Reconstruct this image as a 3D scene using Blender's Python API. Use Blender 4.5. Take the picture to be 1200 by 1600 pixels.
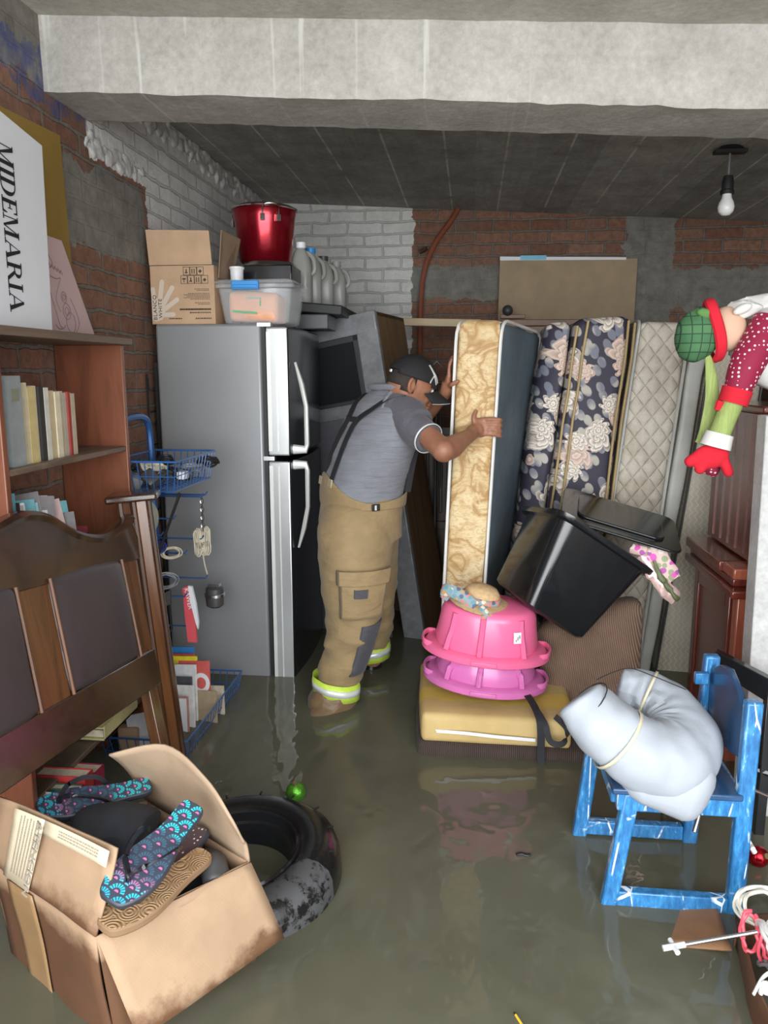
import bpy, bmesh, math, random
from mathutils import Vector, Matrix, Euler, noise
random.seed(7)
D = bpy.data; SC = bpy.context.scene
for o in list(D.objects): D.objects.remove(o)
R = math.radians; PI = math.pi
# ------------------------------------------------------------------ camera, sky, exposure
cam = D.objects.new('camera', D.cameras.new('camera')); SC.collection.objects.link(cam)
cam.data.sensor_fit = 'VERTICAL'; cam.data.sensor_height = 36; cam.data.sensor_width = 27; cam.data.lens = 27
cam.data.clip_start = 0.02
cam.location = (0, 0, 1.55); cam.rotation_euler = (R(90 - 10.2), 0, R(6.4))
SC.camera = cam
SC.view_settings.view_transform = 'Standard'; SC.view_settings.look = 'None'
SC.view_settings.gamma = 1; SC.view_settings.use_curve_mapping = False
SC.view_settings.exposure = 0.0
W = D.worlds.new('overcast_sky'); SC.world = W; W.use_nodes = True
bg = W.node_tree.nodes['Background']; bg.inputs[0].default_value = (0.93, 0.97, 1.0, 1); bg.inputs[1].default_value = 3.3
# daylight of the overcast street entering through the open garage front
def area(name, loc, rot, sx, sy, power, col=(1, 1, 1)):
    l = D.lights.new(name, 'AREA'); l.shape = 'RECTANGLE'; l.size = sx; l.size_y = sy; l.energy = power; l.color = col
    o = D.objects.new(name, l); SC.collection.objects.link(o); o.location = loc; o.rotation_euler = rot; return o
area('daylight_opening', (0.3, -1.6, 1.5), (R(96), 0, 0), 4.2, 2.6, 210, (0.96, 0.98, 1.0))
WZ = 0.15    # water level
# ------------------------------------------------------------------ nodes helper
class NB:
    def __init__(s, name):
        s.m = D.materials.new(name); s.m.use_nodes = True; s.t = s.m.node_tree
        s.b = s.t.nodes['Principled BSDF']; s.out = s.t.nodes['Material Output']
    def n(s, typ, ins=None, **pr):
        x = s.t.nodes.new('ShaderNode' + typ)
        for k, v in pr.items(): setattr(x, k, v)
        for k, v in (ins or {}).items(): s.set(x.inputs[k], v)
        return x
    def set(s, sock, v):
        if isinstance(v, bpy.types.NodeSocket): s.t.links.new(v, sock)
        elif isinstance(v, bpy.types.Node): s.t.links.new(v.outputs[0], sock)
        else:
            if isinstance(v, tuple) and len(v) == 3 and sock.type == 'RGBA': v = (*v, 1)
            sock.default_value = v
    def B(s, **k):
        for a, v in k.items(): s.set(s.b.inputs[a.replace('_', ' ')], v)
    def obj(s, scale=None, rot=None, loc=None):
        c = s.n('TexCoord').outputs['Object']
        if scale or rot or loc:
            mp = s.n('Mapping', {'Vector': c})
            if scale: mp.inputs['Scale'].default_value = scale if isinstance(scale, tuple) else (scale,) * 3
            if rot: mp.inputs['Rotation'].default_value = rot
            if loc: mp.inputs['Location'].default_value = loc
            return mp.outputs[0]
        return c
    def noise(s, vec, scale=5, detail=4, rough=.6, dist=0):
        return s.n('TexNoise', {'Vector': vec, 'Scale': scale, 'Detail': detail, 'Roughness': rough, 'Distortion': dist}).outputs['Fac']
    def ramp(s, fac, stops, interp='LINEAR'):
        r = s.n('ValToRGB', {'Fac': fac}); cr = r.color_ramp; cr.interpolation = interp
        while len(cr.elements) < len(stops): cr.elements.new(.5)
        for e, (p, c) in zip(cr.elements, stops):
            e.position = p; e.color = (*c, 1) if len(c) == 3 else c
        return r.outputs[0]
    def mix(s, f, a, b, mode='MIX'):
        x = s.n('MixRGB', {'Fac': f, 'Color1': a, 'Color2': b}, blend_type=mode); return x.outputs[0]
    def math(s, op, a, b=None, c=None, clamp=False):
        x = s.n('Math', operation=op, use_clamp=clamp); s.set(x.inputs[0], a)
        if b is not None: s.set(x.inputs[1], b)
        if c is not None: s.set(x.inputs[2], c)
        return x.outputs[0]
    def sep(s, v): return s.n('SeparateXYZ', {0: v}).outputs
    def comb(s, x, y, z): return s.n('CombineXYZ', {0: x, 1: y, 2: z}).outputs[0]
    def bump(s, h, st=.3, dist=.01, normal=None):
        b = s.n('Bump', {'Height': h, 'Strength': st, 'Distance': dist})
        if normal: s.set(b.inputs['Normal'], normal)
        s.set(s.b.inputs['Normal'], b.outputs[0]); return b.outputs[0]
def mul(c, k): return tuple(min(1, x * k) for x in c)
def mat(name, col, rough=.5, metal=0., var=.12, vs=8, bump=0., bs=60, bd=.004, stretch=None, spec=None, alpha=None, trans=None, coat=None, emit=None):
    n = NB(name); v = n.obj(stretch) if stretch else n.obj()
    if var: n.B(Base_Color=n.ramp(n.noise(v, vs, 5), [(.3, mul(col, 1 - var)), (.7, mul(col, 1 + var))]))
    else: n.B(Base_Color=col)
    n.B(Roughness=rough, Metallic=metal)
    if bump: n.bump(n.noise(v, bs, 4), bump, bd)
    if spec is not None: n.B(Specular_IOR_Level=spec)
    if alpha is not None: n.B(Alpha=alpha)
    if trans is not None: n.B(Transmission_Weight=trans)
    if coat is not None: n.B(Coat_Weight=coat, Coat_Roughness=.1)
    if emit is not None: n.B(Emission_Color=col, Emission_Strength=emit)
    return n.m
def wood(name, dark, light, axis='z', scale=14, rough=.35, coat=.3, worn=0.):
    n = NB(name); st = {'x': (.12, 1, 1), 'y': (1, .12, 1), 'z': (1, 1, .12)}[axis]
    v = n.obj(st); f = n.noise(v, scale, 6, .65, 1.2)
    c = n.ramp(f, [(.3, dark), (.55, light), (.75, mul(dark, 1.3))])
    if worn:
        w = n.noise(n.obj(), 9, 6, .7)
        c = n.mix(n.ramp(w, [(.6, (0, 0, 0)), (.75, (worn,) * 3)]), c, mul(light, 1.9))
    n.B(Base_Color=c, Roughness=rough, Coat_Weight=coat, Coat_Roughness=.2); n.bump(f, .12, .003); return n.m
# ------------------------------------------------------------------ mesh helpers
MW = {}
def tag(o, label=None, cat=None, group=None, kind=None):
    if label: o['label'] = label
    if cat: o['category'] = cat
    if group: o['group'] = group
    if kind: o['kind'] = kind
    return o
def frame(loc, x=None, z=None, rot=None):
    if rot is not None: return Matrix.Translation(loc) @ Euler(rot, 'XYZ').to_matrix().to_4x4()
    z = Vector(z).normalized(); x = Vector(x); x = (x - z * x.dot(z)).normalized(); y = z.cross(x)
    m = Matrix((x, y, z)).transposed().to_4x4(); m.translation = Vector(loc); return m
def thing(name, label, cat, loc=(0, 0, 0), rot=(0, 0, 0), group=None, M=None):
    o = D.objects.new(name, None); SC.collection.objects.link(o); o.empty_display_size = .05
    m = M if M is not None else Matrix.Translation(loc) @ Euler(rot, 'XYZ').to_matrix().to_4x4()
    o.matrix_world = m; MW[o] = m.copy(); tag(o, label, cat, group); return o
def fin(o, smooth, bevel, bseg, sub, solid, ang=38):
    me = o.data
    if smooth:
        me.polygons.foreach_set('use_smooth', [True] * len(me.polygons)); me.set_sharp_from_angle(angle=R(ang))
    if solid: md = o.modifiers.new('thickness', 'SOLIDIFY'); md.thickness = solid; md.offset = 0
    if bevel:
        md = o.modifiers.new('bevel', 'BEVEL'); md.width = bevel; md.segments = bseg; md.limit_method = 'ANGLE'; md.angle_limit = R(35)
    if sub: md = o.modifiers.new('subdivision', 'SUBSURF'); md.levels = sub; md.render_levels = sub
def obj(name, bm, m, parent=None, world=False, smooth=True, bevel=0, bseg=2, sub=0, solid=0, label=None, M=None, recalc=True, base=None):
    """one mesh object. with parent: bm is in the parent's local frame unless world=True."""
    if recalc: bmesh.ops.recalc_face_normals(bm, faces=bm.faces)
    me = D.meshes.new(name); o = D.objects.new(name, me); SC.collection.objects.link(o)
    if parent:
        if world: bm.transform(MW[parent].inverted())
        o.parent = parent
        if M is not None: o.matrix_local = M; MW[o] = MW[parent] @ M
        else: MW[o] = MW[parent].copy()
    else:
        if M is None:
            if base is None:
                xs = [v.co for v in bm.verts]
                base = (sum(v.x for v in xs) / len(xs), sum(v.y for v in xs) / len(xs), min(v.z for v in xs))
            M = Matrix.Translation(base); bm.transform(M.inverted())
        o.matrix_world = M; MW[o] = M.copy()
    bm.to_mesh(me); bm.free()
    for x in (m if isinstance(m, (list, tuple)) else [m]): me.materials.append(x)
    fin(o, smooth, bevel, bseg, sub, solid)
    if label: o['label'] = label
    return o
def struct(name, bm, m, **k):
    o = obj(name, bm, m, **k); o['kind'] = 'structure'; return o
def B(): return bmesh.new()
HF = [(0, 3, 2, 1), (4, 5, 6, 7), (0, 1, 5, 4), (1, 2, 6, 5), (2, 3, 7, 6), (3, 0, 4, 7)]
def hexa(bm, p, mi=0):
    v = [bm.verts.new(q) for q in p]
    fs = [bm.faces.new([v[i] for i in f]) for f in HF]
    for f in fs: f.material_index = mi
    return fs
def box(bm, lo, hi, rot=None, M=None, mi=0):
    """axis-aligned lo..hi, or, with M, transformed."""
    x0, y0, z0 = lo; x1, y1, z1 = hi
    p = [Vector(q) for q in ((x0, y0, z0), (x1, y0, z0), (x1, y1, z0), (x0, y1, z0), (x0, y0, z1), (x1, y0, z1), (x1, y1, z1), (x0, y1, z1))]
    if rot is not None:
        c = sum(p, Vector()) / 8; Rm = Euler(rot, 'XYZ').to_matrix(); p = [c + Rm @ (q - c) for q in p]
    if M is not None: p = [M @ q for q in p]
    return hexa(bm, p, mi)
def cbox(bm, c, s, rot=None, M=None, mi=0):
    return box(bm, [c[i] - s[i] / 2 for i in range(3)], [c[i] + s[i] / 2 for i in range(3)], rot, M, mi)
def tube(bm, pts, r, n=8, closed=False, ref=None, r2=None, cap=True, mi=0):
    """swept ellipse; r along ref-side, r2 along the other axis"""
    pts = [Vector(p) for p in pts]; N = len(pts)
    rs = r if isinstance(r, (list, tuple)) else [r] * N
    r2s = rs if r2 is None else (r2 if isinstance(r2, (list, tuple)) else [r2] * N)
    tan = []
    for i in range(N):
        a = pts[i - 1] if (i or closed) else pts[0]; b = pts[(i + 1) % N] if (i < N - 1 or closed) else pts[-1]
        tan.append((b - a).normalized() if (b - a).length > 1e-9 else Vector((0, 0, 1)))
    rf = Vector(ref) if ref else (Vector((0, 0, 1)) if abs(tan[0].z) < .9 else Vector((1, 0, 0)))
    rings = []; u = None
    for i in range(N):
        t = tan[i]
        if u is None or ref: u = rf - t * rf.dot(t); u = u.normalized() if u.length > 1e-6 else t.orthogonal().normalized()
        else: u = u - t * u.dot(t); u.normalize()
        w = t.cross(u)
        rings.append([bm.verts.new(pts[i] + u * (rs[i] * math.cos(2 * PI * k / n)) + w * (r2s[i] * math.sin(2 * PI * k / n))) for k in range(n)])
    for i in range(N if closed else N - 1):
        a = rings[i]; b = rings[(i + 1) % N]
        for k in range(n):
            f = bm.faces.new((a[k], a[(k + 1) % n], b[(k + 1) % n], b[k])); f.material_index = mi
    if cap and not closed:
        for rg, rev in ((rings[0], True), (rings[-1], False)):
            f = bm.faces.new(rg[::-1] if rev else rg); f.material_index = mi
def ribbon(bm, pts, w, t, ref, mi=0):
    """flat strap: width w along ref, thickness t"""
    pts = [Vector(p) for p in pts]; N = len(pts); rings = []
    for i in range(N):
        a = pts[max(i - 1, 0)]; b = pts[min(i + 1, N - 1)]; tn = (b - a).normalized()
        u = Vector(ref[i] if isinstance(ref, list) else ref); u = (u - tn * u.dot(tn)).normalized(); v = tn.cross(u)
        rings.append([bm.verts.new(pts[i] + u * (s * w / 2) + v * (q * t / 2)) for s, q in ((-1, -1), (1, -1), (1, 1), (-1, 1))])
    for i in range(N - 1):
        for k in range(4): bm.faces.new((rings[i][k], rings[i][(k + 1) % 4], rings[i + 1][(k + 1) % 4], rings[i + 1][k])).material_index = mi
    bm.faces.new(rings[0][::-1]); bm.faces.new(rings[-1])
def lathe(bm, prof, n=24, M=None, ex=1., ey=1., mi=0, cap=True, fn=None):
    rings = []
    for r, z in prof:
        ring = []
        for k in range(n):
            a = 2 * PI * k / n; rr = r * (fn(a, z) if fn else 1)
            p = Vector((rr * ex * math.cos(a), rr * ey * math.sin(a), z)); ring.append(bm.verts.new(M @ p if M else p))
        rings.append(ring)
    for a, b in zip(rings, rings[1:]):
        for k in range(n): bm.faces.new((a[k], a[(k + 1) % n], b[(k + 1) % n], b[k])).material_index = mi
    if cap:
        if prof[0][0] > 1e-6: bm.faces.new(rings[0][::-1]).material_index = mi
        if prof[-1][0] > 1e-6: bm.faces.new(rings[-1]).material_index = mi
    bmesh.ops.remove_doubles(bm, verts=[v for rg in (rings[0], rings[-1]) for v in rg], dist=1e-6)
def prism(bm, poly, h, M=None, z0=0, mi=0):
    """extruded 2D polygon"""
    f = lambda p, z: (M @ Vector((p[0], p[1], z))) if M else Vector((p[0], p[1], z))
    a = [bm.verts.new(f(p, z0)) for p in poly]; b = [bm.verts.new(f(p, z0 + h)) for p in poly]
    bm.faces.new(a[::-1]).material_index = mi; bm.faces.new(b).material_index = mi
    for i in range(len(poly)):
        j = (i + 1) % len(poly); bm.faces.new((a[i], a[j], b[j], b[i])).material_index = mi
def grid(bm, f, nu, nv, mi=0):
    g = [[bm.verts.new(f(i / nu, j / nv)) for j in range(nv + 1)] for i in range(nu + 1)]
    for i in range(nu):
        for j in range(nv): bm.faces.new((g[i][j], g[i + 1][j], g[i + 1][j + 1], g[i][j + 1])).material_index = mi
    return g
def panel(bm, p, nu=10, nv=10, bulge=0., wob=0., seed=0, mi=0):
    """bilinear patch p00,p10,p11,p01 with bulge along its normal"""
    p = [Vector(q) for q in p]; nrm = (p[1] - p[0]).cross(p[3] - p[0]).normalized()
    def f(u, v):
        q = p[0].lerp(p[1], u).lerp(p[3].lerp(p[2], u), v)
        return q + nrm * (bulge * 4 * u * (1 - u) * (v if bulge else 0) + wob * noise.noise(q * 6 + Vector((seed, 0, 0))))
    grid(bm, f, nu, nv, mi)
def rbox(hx, hy, hz, r, seg=3, cuts=0):
    """rounded unit-less box centred, as bmesh"""
    bm = B(); cbox(bm, (0, 0, 0), (2 * hx, 2 * hy, 2 * hz))
    bmesh.ops.bevel(bm, geom=list(bm.edges), offset=r, segments=seg, profile=.5, affect='EDGES')
    if cuts: bmesh.ops.subdivide_edges(bm, edges=[e for e in bm.edges if e.calc_length() > r * 2.5], cuts=cuts, use_grid_fill=True)
    return bm
def soft_hexa(p, r=.03, seg=4, cuts=12, puff=0., wob=0., seed=0):
    """rounded box mapped onto 8 world corners (0-3 bottom, 4-7 top); r in metres"""
    p = [Vector(q) for q in p]
    L = [(p[1] - p[0]).length, (p[3] - p[0]).length, (p[4] - p[0]).length]
    bm = rbox(L[0] / 2, L[1] / 2, L[2] / 2, r, seg, cuts)
    for v in bm.verts:
        u, w, t = v.co.x / L[0] + .5, v.co.y / L[1] + .5, v.co.z / L[2] + .5
        b = p[0].lerp(p[1], u).lerp(p[3].lerp(p[2], u), w); c = p[4].lerp(p[5], u).lerp(p[7].lerp(p[6], u), w)
        q = b.lerp(c, t)
        if puff:
            ctr = sum(p, Vector()) / 8
            k = (16 * w * (1 - w) * t * (1 - t), 16 * u * (1 - u) * t * (1 - t), 16 * u * (1 - u) * w * (1 - w))
            d = [(u - .5) * 2 * k[0], (w - .5) * 2 * k[1], (t - .5) * 2 * k[2]]
            q += (p[1] - p[0]).normalized() * d[0] * puff + (p[3] - p[0]).normalized() * d[1] * puff + (p[4] - p[0]).normalized() * d[2] * puff
        if wob: q += Vector((noise.noise(q * 5 + Vector((seed, 0, 0))), noise.noise(q * 5 + Vector((seed, 9, 0))), noise.noise(q * 5 + Vector((seed, 0, 9))))) * wob
        v.co = q
    return bm
def bez(pts, n=8, closed=False):
    """Catmull-Rom through pts"""
    P = [Vector(p) for p in pts]; out = []; N = len(P)
    for i in range(N if closed else N - 1):
        a = P[(i - 1) % N] if (i or closed) else P[0]; b = P[i]; c = P[(i + 1) % N]; d = P[(i + 2) % N] if (i + 2 < N or closed) else P[-1]
        for k in range(n):
            t = k / n
            out.append(.5 * ((2 * b) + (c - a) * t + (2 * a - 5 * b + 4 * c - d) * t * t + (3 * b - a - 3 * c + d) * t ** 3))
    if not closed: out.append(P[-1])
    return out
def text(body, size, M, m, parent, name='lettering', ext=.0006, align='LEFT', shear=0, spacing=1., label=None, xs=1.):
    """letters as flat raised mesh; M local to parent"""
    cu = D.curves.new('text', 'FONT'); cu.body = body; cu.size = size; cu.extrude = ext; cu.align_x = align; cu.shear = shear; cu.space_character = spacing
    cu.resolution_u = 3
    t = D.objects.new('t', cu); SC.collection.objects.link(t); bpy.context.view_layer.update()
    me = D.meshes.new_from_object(t.evaluated_get(bpy.context.evaluated_depsgraph_get())); D.objects.remove(t); D.curves.remove(cu)
    me.name = name; me.transform(Matrix.Diagonal((xs, 1, 1, 1))); me.materials.clear(); me.materials.append(m)
    o = D.objects.new(name, me); SC.collection.objects.link(o); o.parent = parent; o.matrix_local = M; MW[o] = MW[parent] @ M
    if label: o['label'] = label
    return o
# ------------------------------------------------------------------ materials
def brick_mat(name, plane, painted=False, patches=(), paint=(), blue=False):
    """plane 'x': wall in yz, 'y': wall in xz. patches: (u0,u1,z0,z1) rendered with grey mortar; paint: (u0,u1,z0,z1) whitewashed areas"""
    n = NB(name); c = n.obj(); s = n.sep(c)
    u = s[1] if plane == 'x' else s[0]; z = s[2]
    wob = n.noise(c, 7, 4); wob2 = n.math('MULTIPLY', n.math('SUBTRACT', wob, .5), .035)
    zz = n.math('ADD', z, wob2); uv = n.comb(n.math('ADD', u, wob2), zz, 0.)
    br = n.n('TexBrick', {'Vector': uv, 'Color1': (.21, .10, .062), 'Color2': (.30, .155, .10), 'Mortar': (.19, .16, .135), 'Scale': 1., 'Mortar Size': .008, 'Mortar Smooth': .3, 'Bias': -.1, 'Brick Width': .25, 'Row Height': .078})
    fine = n.noise(c, 30, 6, .7); big = n.noise(c, 3, 4, .6)
    col = n.mix(.65, br.outputs['Color'], n.ramp(fine, [(.25, (.25, .22, .2)), (.6, (1, 1, 1))]), 'MULTIPLY')
    col = n.mix(n.ramp(big, [(.5, (0, 0, 0)), (.66, (.55,) * 3)]), col, (.15, .12, .1))
    h = n.math('ADD', n.math('MULTIPLY', br.outputs['Fac'], -1.), n.math('MULTIPLY', fine, .6))
    def rect(u0, u1, z0, z1, ed=.05, sc=6, slope=0.):
        nn = n.math('MULTIPLY', n.math('SUBTRACT', n.noise(c, sc, 5, .7), .5), ed * 4)
        a = n.math('ADD', u, nn); b = n.math('ADD', z, nn)
        m = n.math('MULTIPLY', n.math('GREATER_THAN', a, u0), n.math('LESS_THAN', a, u1))
        return n.math('MULTIPLY', m, n.math('MULTIPLY', n.math('GREATER_THAN', b, z0), n.math('LESS_THAN', b, z1)))
    for p in patches:
        m = rect(*p); g = n.ramp(n.noise(c, 12, 6, .7), [(.3, (.12, .113, .098)), (.7, (.25, .238, .208))])
        col = n.mix(m, col, g); h = n.math('MULTIPLY', h, n.math('SUBTRACT', 1., n.math('MULTIPLY', m, .85)))
    for p in paint:
        m = rect(*p, ed=.03); g = n.ramp(n.noise(c, 8, 6, .7), [(.3, (.56, .55, .52)), (.7, (.76, .75, .72))])
        g = n.mix(n.math('MULTIPLY', br.outputs['Fac'], .35), g, (.25, .24, .22)); col = n.mix(m, col, g)
    if blue:
        m = n.math('MULTIPLY', rect(*blue, ed=.08, sc=4), n.ramp(n.noise(c, 14, 5), [(.35, (0, 0, 0)), (.6, (1, 1, 1))]))
        col = n.mix(n.math('MULTIPLY', m, .8), col, (.05, .07, .2))
    n.B(Base_Color=col, Roughness=.9); n.bump(h, .9, .012); return n.m
M_wall_left = brick_mat('left_brick_mat', 'x', patches=[(2.35, 3.42, 2.02, 2.33), (2.35, 2.7, 2.5, 3.0)], paint=[(3.46, 9, 2.0, 3.1), (2.95, 9, 2.36, 3.1)], blue=(1.9, 2.95, 2.44, 2.60))
M_wall_back = brick_mat('back_brick_mat', 'y', patches=[(-.45, 1.25, 2.06, 2.28), (1.0, 1.32, 1.6, 2.9), (1.25, 2.4, 1.98, 2.24)], paint=[(-3, -.42, 0, 3.2)])
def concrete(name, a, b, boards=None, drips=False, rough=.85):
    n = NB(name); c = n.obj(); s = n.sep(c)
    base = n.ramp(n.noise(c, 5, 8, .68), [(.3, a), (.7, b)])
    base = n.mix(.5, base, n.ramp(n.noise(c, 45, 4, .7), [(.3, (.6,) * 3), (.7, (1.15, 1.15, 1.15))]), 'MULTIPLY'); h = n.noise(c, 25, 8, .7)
    if boards:
        t = n.math('DIVIDE', s[0], boards); fl = n.math('FLOOR', t); fr = n.math('FRACT', t)
        line = n.math('MULTIPLY', n.math('LESS_THAN', n.math('ABSOLUTE', n.math('SUBTRACT', fr, .5)), .018), n.ramp(n.noise(c, 5, 4), [(.35, (0, 0, 0)), (.55, (1, 1, 1))]))
        wn = n.n('TexWhiteNoise', {'W': fl}, noise_dimensions='1D').outputs[0]
        grain = n.math('FRACT', n.math('MULTIPLY', n.noise(n.comb(n.math('MULTIPLY', s[0], 3.2), n.math('MULTIPLY', s[1], .55), n.math('MULTIPLY', wn, 9.)), 1.4, 2, .5, .4), 9.))
        base = n.mix(.22, base, n.ramp(grain, [(.0, (.62,) * 3), (.8, (1.15,) * 3), (.98, (.7,) * 3)]), 'MULTIPLY')
        base = n.mix(.45, base, n.ramp(wn, [(0., (.6,) * 3), (1., (1.25,) * 3)]), 'MULTIPLY')
        base = n.mix(n.math('MULTIPLY', line, .8), base, (.62, .6, .55)); h = n.math('ADD', h, n.math('MULTIPLY', grain, .35))
    if drips:
        d = n.noise(n.comb(n.math('MULTIPLY', s[0], 22.), 0., n.math('MULTIPLY', s[2], 1.2)), 1., 2, .5)
        base = n.mix(n.ramp(d, [(.62, (0, 0, 0)), (.69, (.75,) * 3)]), base, (.62, .61, .57))
    n.B(Base_Color=base, Roughness=rough); n.bump(h, .5, .01); return n.m
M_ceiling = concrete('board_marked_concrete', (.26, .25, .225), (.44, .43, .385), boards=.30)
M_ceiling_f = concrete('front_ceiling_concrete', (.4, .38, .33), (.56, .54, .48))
M_beam = concrete('beam_concrete', (.36, .345, .31), (.52, .5, .46), drips=True)
M_grey = concrete('rough_grey_cement', (.42, .42, .41), (.58, .58, .57))
M_plaster = concrete('lumpy_plaster', (.42, .41, .39), (.6, .59, .56))
def water():
    n = NB('muddy_water'); c = n.obj()
    n.B(Base_Color=n.ramp(n.noise(c, 1.3, 3), [(.3, (.115, .112, .075)), (.7, (.155, .152, .108))]), Roughness=.035, IOR=1.36, Specular_IOR_Level=.62)
    a = n.noise(n.obj((1, .55, 1)), 3.2, 2, .5, .6); b = n.noise(n.obj((1, .7, 1)), 11, 2, .5, .3)
    n.bump(n.math('ADD', n.math('MULTIPLY', a, 1.), n.math('MULTIPLY', b, .16)), .34, .06)
    tr = n.n('BsdfTransparent', {'Color': (.5, .48, .36)}); mx = n.n('MixShader', {0: .16}); n.set(mx.inputs[1], n.b); n.set(mx.inputs[2], tr)
    n.set(n.out.inputs[0], mx); return n.m
M_water = water()
def cardboard(name, col=(.46, .3, .18), wet=None, axis=2, lvl=.3, amp=.12, tape=None):
    n = NB(name); c = n.obj(); s = n.sep(c)
    base = n.ramp(n.noise(c, 9, 5), [(.3, mul(col, .9)), (.7, mul(col, 1.1))])
    fl = n.n('TexWave', {'Vector': c, 'Scale': 60., 'Distortion': .5}, bands_direction='DIAGONAL').outputs['Fac']
    base = n.mix(.08, base, n.ramp(fl, [(0, (.6,) * 3), (1, (1,) * 3)]), 'MULTIPLY')
    if wet:
        z = n.math('ADD', s[axis], n.math('MULTIPLY', n.math('SUBTRACT', n.noise(c, 7, 6, .65), .5), amp * 2))
        base = n.mix(n.ramp(n.math('MULTIPLY', n.math('SUBTRACT', lvl, z), 25., clamp=True), [(0, (0, 0, 0)), (1, (1,) * 3)]), base, n.ramp(n.noise(c, 5, 3), [(.3, mul(wet, .85)), (.7, mul(wet, 1.15))]))
    n.B(Base_Color=base, Roughness=.75); n.bump(n.noise(c, 6, 4), .35, .01); return n.m
M_card = cardboard('dry_cardboard'); M_card_top = cardboard('carton_on_fridge', (.47, .31, .19))
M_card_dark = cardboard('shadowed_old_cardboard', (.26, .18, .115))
M_cardwet = cardboard('wet_cardboard', (.36, .235, .145), (.105, .046, .02), lvl=.335, amp=.06)
M_cardflap = cardboard('cardboard_flap_pale', (.42, .30, .20))
M_cardflapw = cardboard('stained_cardboard_flap', (.37, .245, .15), (.125, .056, .025), lvl=.395, amp=.07)
M_cardflapr = cardboard('damp_edged_cardboard_flap', (.37, .245, .15), (.14, .066, .03), lvl=.20, amp=.1)
W_book = wood('reddish_varnished_wood', (.09, .028, .013), (.19, .062, .03), 'z', 10, .45, .15)
W_booky = wood('greyed_worn_shelf_wood', (.07, .05, .035), (.16, .11, .075), 'y', 12, .55, .1, .5)
W_head = wood('dark_lacquered_wood', (.02, .009, .005), (.075, .03, .014), 'z', 9, .18, .6)
W_heady = wood('dark_lacquered_rail_wood', (.017, .009, .006), (.05, .024, .013), 'y', 9, .2, .6)
W_headr = wood('red_brown_stile_wood', (.05, .02, .008), (.15, .06, .022), 'z', 9, .22, .5)
W_mah = wood('mahogany_lacquer', (.075, .012, .008), (.16, .032, .018), 'z', 11, .2, .6)
W_bead = wood('worn_brown_bead', (.05, .019, .009), (.15, .065, .03), 'z', 14, .55, 0)
W_mah_lit = wood('mahogany_lit_front', (.25, .06, .035), (.42, .12, .065), 'z', 8, .25, .5)  # lit copy of the mahogany: daylight on camera-facing parts is in the colour
W_ply = wood('cabinet_brown_fibreboard', (.07, .042, .02), (.17, .1, .048), 'z', 5, .6, 0)
W_pine = wood('pale_pine', (.42, .32, .19), (.58, .46, .29), 'x', 8, .6, 0)
W_slat = wood('dark_slatted_door_wood', (.035, .022, .014), (.085, .052, .034), 'z', 12, .5, .1)
P_black = mat('glossy_black_plastic', (.012, .013, .015), .16, var=.1, coat=.3, bump=.05, bs=4, bd=.01)
P_matte = mat('matte_black', (.015, .015, .016), .55)
P_dark = mat('dark_grey_plastic', (.05, .05, .052), .4)
P_white = mat('white_plastic', (.75, .76, .78), .35, var=.04)
P_pink = mat('hot_pink_plastic', (.85, .16, .33), .28, var=.05, coat=.2)
P_purple = mat('purple_pink_plastic', (.62, .16, .42), .25, var=.06, coat=.2)
P_blue = mat('blue_latch_plastic', (.03, .25, .62), .35, var=.05)
def glassy(name, col, alpha, rough=.15):
    n = NB(name); n.B(Base_Color=col, Roughness=rough, Alpha=alpha, IOR=1.45); return n.m
P_clear = glassy('translucent_bin_plastic', (.8, .83, .85), .2)
P_jug = glassy('cloudy_jug_plastic', (.36, .36, .33), .75, .3)
P_orange = mat('orange_printed_bag', (.8, .36, .17), .5, var=.15, vs=14)
M_green = mat('green_print', (.12, .42, .22), .5)
Mt_steel = mat('brushed_steel', (.6, .6, .6), .28, 1, var=.06)
Mt_chrome = mat('chrome', (.8, .8, .8), .12, 1, var=0)
Mt_red = mat('metallic_red_enamel', (.33, .008, .02), .22, .75, var=.05, coat=.5)
M_fridge = mat('silver_grey_painted_steel', (.26, .265, .27), .36, .25, var=.05, vs=3, bump=.1, bs=3, bd=.02)
M_fridge_edge = mat('bright_silver_door_edge', (.52, .53, .53), .22, .5, var=.03)
M_fridge_front = mat('dark_stainless_door_front', (.05, .053, .058), .2, .7, var=.2, vs=2)
M_handle = mat('pale_silver_handle', (.66, .67, .64), .3, .2, var=.04)
M_silver = mat('scuffed_silver_paint', (.26, .265, .275), .42, .35, var=.22, vs=20, bump=.1)
M_glassd = mat('dark_glass', (.02, .022, .024), .08, 0, var=0, spec=.8)
M_panel = mat('dark_grey_felt_panel', (.105, .105, .12), .7, var=.12, vs=40)
Wb = mat('blue_wire', (.03, .1, .28), .3, .2, var=.1)
def bluepaint():
    n = NB('chipped_blue_paint'); c = n.obj((3, 3, .8))
    f = n.noise(c, 22, 6, .7); col = n.ramp(f, [(.3, (.015, .09, .25)), (.5, (.03, .18, .42)), (.62, (.055, .27, .56)), (.72, (.45, .6, .74))])
    w = n.n('TexVoronoi', {'Vector': n.obj((14, 14, 4)), 'Scale': 1.2}, feature='DISTANCE_TO_EDGE').outputs['Distance']
    k = n.math('MULTIPLY', n.math('LESS_THAN', w, .025), n.ramp(n.noise(n.obj(), 12, 3), [(.5, (0, 0, 0)), (.6, (1,) * 3)]))
    n.B(Base_Color=n.mix(k, col, (.8, .86, .9)), Roughness=.28, Coat_Weight=.4); n.bump(f, .4, .004); return n.m
M_bluechair = bluepaint()
M_blueback = mat('dark_faded_blue_paint', (.022, .065, .15), .25, var=.3, vs=14, coat=.3, bump=.2, bs=20)
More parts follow.
